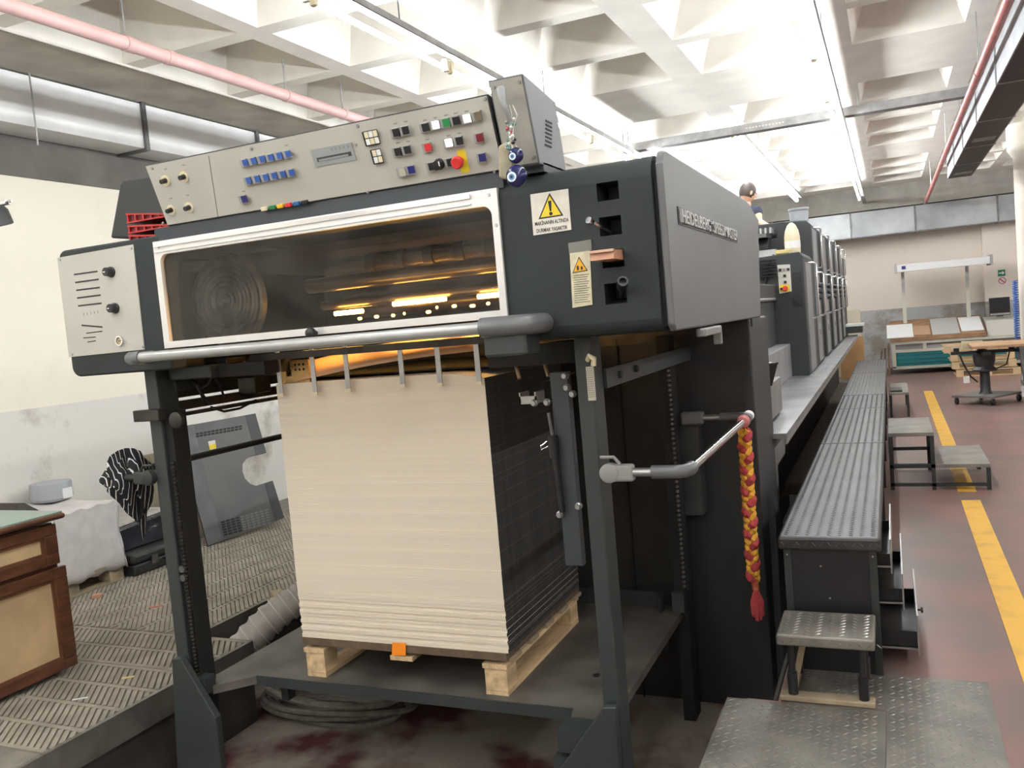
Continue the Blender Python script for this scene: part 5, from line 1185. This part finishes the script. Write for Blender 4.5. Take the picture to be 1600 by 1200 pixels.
def skin_obj(name, J, RAD, ED, root, m, parent, infl=0.0, sub=2):
    ks = list(J); me = bpy.data.meshes.new(name); inv = WM[parent.name].inverted()
    me.from_pydata([inv@Vector(J[k]) for k in ks], [(ks.index(a),ks.index(b)) for a,b in ED], [])
    o = bpy.data.objects.new(name, me); COL.objects.link(o); o.parent = parent; WM[o.name] = WM[parent.name].copy()
    sk_ = o.modifiers.new('skin','SKIN'); sk_.use_smooth_shade = True
    for i,k in enumerate(ks): d = me.skin_vertices[0].data[i]; d.radius = (RAD[k]+infl,RAD[k]+infl); d.use_root = (k == root)
    ss = o.modifiers.new('sub','SUBSURF'); ss.levels = sub; ss.render_levels = sub
    dg = bpy.context.evaluated_depsgraph_get(); me2 = bpy.data.meshes.new_from_object(o.evaluated_get(dg))
    o.modifiers.clear(); o.data = me2; me2.materials.clear(); me2.materials.append(m); bpy.data.meshes.remove(me)
    for p_ in me2.polygons: p_.use_smooth = True
    return o
# right hand with five fingers is part of the body skeleton
wr = Vector(J['wrr']); fd = Vector((.6,-.75,-.28)).normalized(); sd = Vector((.78,.62,0)); palm = wr+fd*.07
J['plm'] = tuple(palm); RAD['plm'] = .030; ED.append(('wrr','plm'))
for k,(off,ln) in enumerate(((-.03,.06),(-.01,.072),(.012,.07),(.032,.055))):
    a_ = palm+sd*off+fd*.02; b2 = a_+fd*ln*.55; c2_ = b2+fd*ln*.4+Vector((0,0,-.025))
    for nm,p_,r_ in ((f'f{k}a',a_,.011),(f'f{k}b',b2,.009),(f'f{k}c',c2_,.008)): J[nm] = tuple(p_); RAD[nm] = r_
    ED += [('plm',f'f{k}a'),(f'f{k}a',f'f{k}b'),(f'f{k}b',f'f{k}c')]
tA = wr+fd*.03-sd*.035; tB = tA+fd*.04-sd*.015; J['tha'] = tuple(tA); J['thb'] = tuple(tB); RAD['tha'] = .012; RAD['thb'] = .010; ED += [('wrr','tha'),('tha','thb')]
skin_obj('body', J, RAD, ED, 'pel', SKIN, PS)
# head: shaped ellipsoid with nose, ears; turned to the right and down
mb = MB(); mb.sphere((0,0,0), .105, 22, (.80,.98,1.12))
Rh = Matrix.Rotation(math.radians(-62),3,'Z') @ Matrix.Rotation(math.radians(18),3,'X')
# face direction is local -Y turned towards +X
fdv = Vector((.74,.58,-.32)).normalized(); upv = (V-fdv*V.dot(fdv)).normalized(); sdv = fdv.cross(upv)
hc = Vector((hx,PYY,hz+.0))
def HP(f, u, s): return hc+fdv*f+upv*u+sdv*s
m_ = MB(); m_.sphere((0,0,0),.105,22); m_.v = [HP(v.x*.98,v.z*1.14,v.y*.78) for v in m_.v]
HEAD = m_.build('head', SKIN, PS, smooth=True)
MB().hexa([HP(.098,-.02,.014),HP(.098,-.02,-.014),HP(.122,-.022,-.008),HP(.122,-.022,.008)],[HP(.09,.03,.006),HP(.09,.03,-.006),HP(.098,.03,-.004),HP(.098,.03,.004)]).build('nose', SKIN, HEAD, smooth=60)
for s in (-1,1):
    m_ = MB(); m_.sphere((0,0,0),.030,10); m_.v = [HP(v.x*.6-.005,v.z*1.0-.005,v.y*.3+s*.083) for v in m_.v]; m_.build('ear', SKIN, HEAD, smooth=True)
    m_ = MB(); m_.sphere(HP(.092,.012,s*.032),.010,8); m_.build('eye', INK, HEAD, smooth=True)
MB().tube([HP(.094,-.055,-.02),HP(.100,-.056,0),HP(.094,-.055,.02)], .004, 6).build('mouth', mat('lips',(.4,.16,.12),.5), HEAD)
m_ = MB(); m_.sphere((0,0,0),.112,22); 
m_.v = [HP(v.x*.98-.012,v.z*1.14+.012,v.y*.80) for v in m_.v]; hv = m_.v
m_.f = [f for f in m_.f if not all(((hv[i]-hc).dot(fdv) > .045 and (hv[i]-hc).dot(upv) < .06) or (hv[i]-hc).dot(upv) < -.045 for i in f)]
m_.build('hair', HAIR, HEAD, smooth=True)
# T-shirt and trousers follow the body
Jt = {k:J[k] for k in ('pel','wst','chs','shr','shl')}; Jt['nkb'] = tuple(Vector(J['chs']).lerp(Vector(J['nek']),.75)); Rt = {k:RAD[k] for k in ('pel','wst','chs','shr','shl')}; Rt['nkb'] = .07
for s in 'rl':
    Jt['sl'+s] = tuple(Vector(J['sh'+s]).lerp(Vector(J['el'+s]),.62)); Rt['sl'+s] = .058
skin_obj('t_shirt', Jt, Rt, [('pel','wst'),('wst','chs'),('chs','nkb'),('chs','shr'),('shr','slr'),('chs','shl'),('shl','sll')], 'chs', TSHIRT, PS, .014)
Jp = {k:J[k] for k in ('pel','hpr','knr','anr','hpl','knl','anl')}
skin_obj('trousers', Jp, {k:RAD[k] for k in Jp}, [('pel','hpr'),('hpr','knr'),('knr','anr'),('pel','hpl'),('hpl','knl'),('knl','anl')], 'pel', TROUS, PS, .014)
for k in ('anr','anl'):
    p = Vector(J[k]); m_ = MB(); m_.sphere((p.x,p.y-.06,p.z-.03),.06,12,(.75,2.0,.7)); m_.build('shoe', BLACK, PS, smooth=True)
gz = Vector(J['anr']).z-.075
MB().box((hx-.6,PYY-.2,gz-.03),(hx+.25,PYY+.25,gz)).build('unit_gallery', STEELD, PR)

# ================================================================== FAR RIGHT: viewing desk and things round it
DY = 18.35
VD = empty('viewing_desk', (1.5,DY+.6,0), 'cream print viewing desk with an overhead lamp canopy at the back wall', 'desk')
def dp(px, py, Y=DY): return aY(px,py,Y)
L0 = dp(1396,540); R0 = dp(1600,520); dzt = L0.z+.07; dxl = dp(1394,560).x; dxr = 4.2
MB().box((dxl,DY,dzt-.06),(dxr,DY+1.0,dzt)).build('desk_top_rail', CREAMD, VD)
MB().box((dxl,DY,.12),(dxl+.07,DY+.08,dzt-.06)).build('leg', CREAMD, VD)
for px in (1445,1505): 
    x = dp(px,540).x; MB().box((x-.03,DY,.42),(x+.03,DY+.05,dzt-.06)).build('upright', CREAMD, VD)
MB().box((dxl,DY+.02,.42),(dxr,DY+.08,.47)).box((dxl,DY+.0,.10),(dxr,DY+.08,.15)).build('cross_rail', CREAMD, VD)
MB().box((dxl+.07,DY+.06,.47),(dxr,DY+.08,dzt-.06)).build('grey_panel', GREYDK, VD)
MB().box((dxl+.06,DY+.10,.12),(dxr,DY+1.0,dzt-.08)).build('desk_body', mat('desk_dark_grey',(.12,.12,.12),.7), VD)  # dark grey body behind the desk panels
tb0 = MB().box((dxl+.07,DY+.03,.15),(2.1,DY+.09,.42)).build('teal_shelf', TEAL, VD)
for k in range(3): MB().box((dxl+.07,DY+.02,.20+k*.08),(2.1,DY+.03,.21+k*.08)).build('shelf_edge', mat('teal_dark',(.005,.09,.10),.5), tb0)
# sloping table top with brown edge and sheets
bx = dxl-.02; bxe = dp(1541,508).x
MB().hexa([(bx,DY-.02,dzt),(bxe,DY-.02,dzt),(bxe,DY+1.1,dzt+.30),(bx,DY+1.1,dzt+.30)],[(bx,DY-.02,dzt+.07),(bxe,DY-.02,dzt+.07),(bxe,DY+1.1,dzt+.37),(bx,DY+1.1,dzt+.37)]).build('sloping_top', BROWNM, VD)
def slope_z(y): return dzt+.07+(y-DY+.02)/1.12*.30
for k,(x0,x1,y0,y1,m_,lb) in enumerate(((bx-.05,bx+.42,DY-.02,DY+.8,WHITE,'white paper sheets at the left end of the sloping desk top'),(bx+.43,bx+.72,DY+.05,DY+.6,mat('kraft',(.42,.26,.17),.8),'brown kraft sheet beside the white papers on the sloping desk'),(bx+.75,bx+1.22,DY+.0,DY+1.0,mat('grey_sheet',(.42,.42,.40),.7),'grey sheet lying in the middle of the sloping desk'),(bx+1.25,bxe-.03,DY+.1,DY+.95,WHITE,'white sheet at the right end of the sloping desk'))):
    thing(MB().hexa([(x0,y0,slope_z(y0)+.002*(k+1)),(x1,y0,slope_z(y0)+.002*(k+1)),(x1,y1,slope_z(y1)+.002*(k+1)),(x0,y1,slope_z(y1)+.002*(k+1))],[(x0,y0,slope_z(y0)+.002*(k+1)+.012),(x1,y0,slope_z(y0)+.002*(k+1)+.012),(x1,y1,slope_z(y1)+.002*(k+1)+.012),(x0,y1,slope_z(y1)+.002*(k+1)+.012)]).build('paper_sheet', m_), lb, 'paper')
# canopy lamp
ca, cb = dp(1400,425,19.0), dp(1543,405,19.0); zc_ = (ca.z+cb.z)/2
MB().prism([(18.5,zc_-.06),(18.5,zc_+.08),(19.2,zc_+.10),(19.2,zc_-.02)], 0, ca.x, cb.x).build('lamp_canopy', mat('canopy_white',(.62,.62,.62),.5), VD, bevel=.01)
for x in (ca.x-.03,cb.x): MB().box((x,18.48,zc_-.08),(x+.04,19.22,zc_+.11)).build('canopy_end', GREYDK, VD)
MB().box((ca.x+.10,18.49,zc_-.01),(ca.x+.17,18.5,zc_+.05)).build('canopy_badge', NAVY, VD)
for px in (1413,1513):
    x = aY(px,480,19.3).x; MB().box((x-.035,19.25,slope_z(DY+1.05)-.1),(x+.035,19.31,1.55)).build('canopy_post', CREAMD, VD); MB().box((x-.03,19.2,1.55),(x+.03,19.26,zc_)).build('canopy_arm', STEEL, VD)
# control box and monitor
kx0, kx1 = dp(1543,510).x, dp(1600,510).x+1.2
MB().hexa([(kx0,DY+.1,dzt),(kx1,DY+.1,dzt),(kx1,DY+1.0,dzt),(kx0,DY+1.0,dzt)],[(kx0,DY+.25,dzt+.27),(kx1,DY+.25,dzt+.27),(kx1,DY+1.0,dzt+.32),(kx0,DY+1.0,dzt+.32)]).build('desk_console', mat('console_cream',(.46,.44,.40),.5), VD)
MN = empty('monitor', (kx0+.4,DY+.6,dzt+.32), 'black flat monitor standing on the right end of the viewing desk', 'monitor')
m0, m1 = aY(1545,466,DY+.5), aY(1579,492,DY+.5)
MB().box((m0.x,DY+.5,m1.z),(m1.x,DY+.55,m0.z)).build('monitor_case', BLACK, MN, bevel=.006); MB().box((m0.x+.02,DY+.495,m1.z+.06),(m1.x-.02,DY+.5,m0.z-.02)).build('screen', SCREEN, MN)
MB().box((m0.x+.01,DY+.492,m1.z+.015),(m1.x-.01,DY+.5,m1.z+.05)).build('silver_bezel', STEEL, MN); MB().box((m0.x+.12,DY+.5,dzt+.325),(m1.x-.12,DY+.65,m1.z)).build('stand', BLACK, MN)
# wall signs
p, q = aY(1559,422,19.74), aY(1571,431,19.74)
SG = thing(B((p.x,19.738,q.z),(q.x,19.7495,p.z)).build('exit_sign', GREENS), 'small green sign with white arrow on the back wall', 'sign')
ax_, az_ = (p.x+q.x)/2, (p.z+q.z)/2
MB().prism([(ax_-.05,az_-.012),(ax_+.01,az_-.012),(ax_+.01,az_-.04),(ax_+.055,az_),(ax_+.01,az_+.04),(ax_+.01,az_+.012),(ax_-.05,az_+.012)], 1, 19.734, 19.738).build('arrow', WHITE, SG)
c = aY(1566,438.5,19.74)
S3 = thing(B((c.x-.09,19.74,c.z-.08),(c.x+.09,19.7495,c.z+.08)).build('prohibition_sign', WHITE), 'white sign with red prohibition ring below the green sign', 'sign')
MB().tube([(c.x+.062*math.cos(2*PI*i/24),19.737,c.z+.062*math.sin(2*PI*i/24)) for i in range(24)], .008, 6, closed=True).build('red_ring', REDS, S3)
MB().hexa([(c.x-.05,19.735,c.z+.035),(c.x-.035,19.735,c.z+.05),(c.x+.05,19.735,c.z-.035),(c.x+.035,19.735,c.z-.05)],[(c.x-.05,19.738,c.z+.035),(c.x-.035,19.738,c.z+.05),(c.x+.05,19.738,c.z-.035),(c.x+.035,19.738,c.z-.05)]).build('red_slash', REDS, S3)
# boards leaning at the desk end, wooden door leaf at the platform end
for k in range(3):
    x0 = dxl-.06-k*.06
    thing(MB().hexa([(x0-.02-.03*k,DY-.25+.05*k,.0),(x0+.015-.03*k,DY-.25+.05*k,.0),(x0+.015-.03*k,DY+.5,.0),(x0-.02-.03*k,DY+.5,.0)],[(x0-.01,DY-.25+.05*k,dzt-.05-.05*k),(x0+.025,DY-.25+.05*k,dzt-.05-.05*k),(x0+.025,DY+.5,dzt-.05-.05*k),(x0-.01,DY+.5,dzt-.05-.05*k)]).build('brown_board', mat('dark_board',(.17,.11,.07),.7,0,.3,5)), ('brown board leaning against the left end of the viewing desk','second brown board in the stack leaning on the desk end','outermost brown board in the stack leaning on the desk end')[k], 'board')
p, q = aY(1337,526,17.9), aY(1351,565,17.9)
thing(B((p.x-.3,17.9,0),(q.x,17.95,p.z)).build('plywood_sheet', mat('orange_plywood',(.48,.28,.12),.6,0,.2,3)), 'orange-brown plywood panel standing at the far end of the walkway', 'panel')
p, q = aY(1330,485,18.4), aY(1346,526,18.4)
thing(B((p.x-.5,18.4,0),(q.x,18.46,p.z)).build('cream_partition', mat('cream_partition',(.60,.52,.42),.7)), 'cream partition panel behind the feeder end of the press', 'panel')
# stacked pallets
WOODP = mat('plain_pallet_wood',(.58,.42,.24),.7,0,.08,3)
def pallet(x, y, z, label, wx=1.0, wy=.8):
    e = empty('pallet', (x,y,z), label, 'pallet', 'pallets stacked before the viewing desk')
    for xc in (-wx/2+.06,0,wx/2-.06):
        for yc in (-wy/2+.05,): B((x+xc-.06,y+yc-.05,z+.018),(x+xc+.06,y+yc+.05,z+.105)).build('block', WOODP, e)
    for yc in (-wy/2+.05,0,wy/2-.05): B((x-wx/2,y+yc-.05,z),(x+wx/2,y+yc+.05,z+.018)).build('runner', WOODP, e); B((x-wx/2,y+yc-.05,z+.105),(x+wx/2,y+yc+.05,z+.123)).build('board', WOODP, e)
    return e
g0 = aZ(1497,592); gx = aY(1487,560,17.2).x+.5
for k in range(4): pallet(gx+(.06,.0,-.02,-.12)[k], 17.6, .145*k, ('bottom','second lowest','third','topmost')[k]+' pallet of the stack in front of the viewing desk')
# wheeled turntable cart with board
TCY = 13.3; tcx = aY(1540,610,TCY).x
TC = empty('turntable_cart', (tcx,TCY,0), 'dark wheeled cart with a round pedestal in front of the stacked pallets', 'cart')
zb_ = aY(1545,620,TCY).z
MB().hexa([(tcx-.42,TCY-.1,.10),(tcx+.05,TCY-.42,.10),(tcx+.46,TCY+.1,.10),(tcx-.05,TCY+.42,.10)],[(tcx-.42,TCY-.1,.125),(tcx+.05,TCY-.42,.125),(tcx+.46,TCY+.1,.125),(tcx-.05,TCY+.42,.125)]).build('base_plate', mat('cart_grey',(.16,.15,.14),.6,0,.2,8), TC)
for dx,dy in ((-.36,-.08),(.05,-.36),(.40,.08),(-.03,.36)):
    MB().lathe([(.045,-.015),(.045,.015)], (tcx+dx,TCY+dy,.045), (1,.3,0), 12).build('caster_wheel', BLACK, TC); MB().box((tcx+dx-.02,TCY+dy-.02,.05),(tcx+dx+.02,TCY+dy+.02,.10)).build('caster_fork', STEELD, TC)
ztop = aY(1545,541,TCY).z
MB().lathe([(.09,.125),(.065,.16),(.06,.42),(.15,.44),(.15,.46),(.11,.50),(.13,.56),(.14,.68),(.10,.70),(.10,ztop-.06)], (tcx,TCY,0), V, 18).build('pedestal', mat('cart_dark',(.05,.05,.052),.45,.3,.3,8), TC, smooth=35)
MB().box((tcx-.40,TCY-.05,ztop-.09),(tcx+.45,TCY+.05,ztop-.05)).box((tcx-.05,TCY-.4,ztop-.09),(tcx+.05,TCY+.4,ztop-.05)).build('cross_arm', BLACK, TC)
for dx in (-.33,.33): MB().lathe([(.035,0),(.035,.06)], (tcx+dx,TCY,ztop-.06), V, 10).build('arm_pad', BLACK, TC)
MB().tube([(tcx-.30,TCY-.06,ztop-.08),(tcx-.26,TCY-.15,.55),(tcx-.18,TCY-.15,.38),(tcx-.10,TCY-.1,.30)], .012, 6).build('cable', BLACK, TC, smooth=True)
MB().tube([(tcx+.30,TCY-.06,ztop-.08),(tcx+.25,TCY-.12,.52),(tcx+.12,TCY-.1,.46)], .010, 6).build('cable', BLACK, TC, smooth=True)
MB().box((tcx-.27,TCY-.2,.30),(tcx-.20,TCY-.13,.38)).build('socket', WHITE, TC)
tbx0 = aY(1515,535,TCY).x
thing(MB().box((tbx0,TCY-.45,ztop),(tbx0+1.5,TCY+.5,ztop+.035)).build('brown_table_top', mat('tan_board',(.40,.24,.13),.6,0,.2,5), bevel=.004), 'large tan board lying on the wheeled cart', 'board')
thing(MB().box((aY(1503,536,TCY+.55).x,TCY+.52,ztop-.06),(tbx0+.2,TCY+.6,ztop+.05)).build('cream_folder', mat('cream_card',(.62,.55,.35),.7)), 'cream card folder behind the left end of the tan board', 'folder')
B((tbx0+.40,TCY-.1,0),(tbx0+.46,TCY-.04,ztop)) 
TL = thing(MB().hexa([(1.56,12.87,0),(1.62,12.87,0),(1.62,12.93,0),(1.56,12.93,0)],[(1.50,12.87,ztop),(1.56,12.87,ztop),(1.56,12.93,ztop),(1.50,12.93,ztop)]).build('prop_leg', STEELD), 'grey metal prop supporting the right end of the tan board', 'prop')
# paper piles by the column
px_ = aY(1580,600,12.5).x
for k in range(5):
    a_ = random.uniform(-.3,.3); c = Vector((px_+.36+random.uniform(-.03,.03),13.22+random.uniform(-.03,.03),.002+k*.075)); u_ = Vector((math.cos(a_),math.sin(a_),0)); v2 = Vector((-math.sin(a_),math.cos(a_),0))
    m_ = MB(); m_.obox(c, u_, v2, V, .30, .26, 0, .07); thing(m_.build('paper_ream', WHITE if k > 0 else mat('kraft_pack',(.45,.36,.27),.8), bevel=.004), ('lowest, tan','second','middle','fourth','topmost')[k]+' paper pack in the crooked pile by the column', 'paper pack', 'paper packs by the column')
# blue spiral cable on the column
SPC = []
for i in range(240):
    t = i/239; SPC.append(Vector((1.60+.03*math.cos(i*.8), 13.86+.03*math.sin(i*.8), 1.62-1.0*t)))
thing(MB().tube(SPC, .009, 5).build('spiral_hose', BLUEC, smooth=True), 'blue coiled air hose hanging beside the column', 'hose')
print('meshes', len(bpy.data.objects))
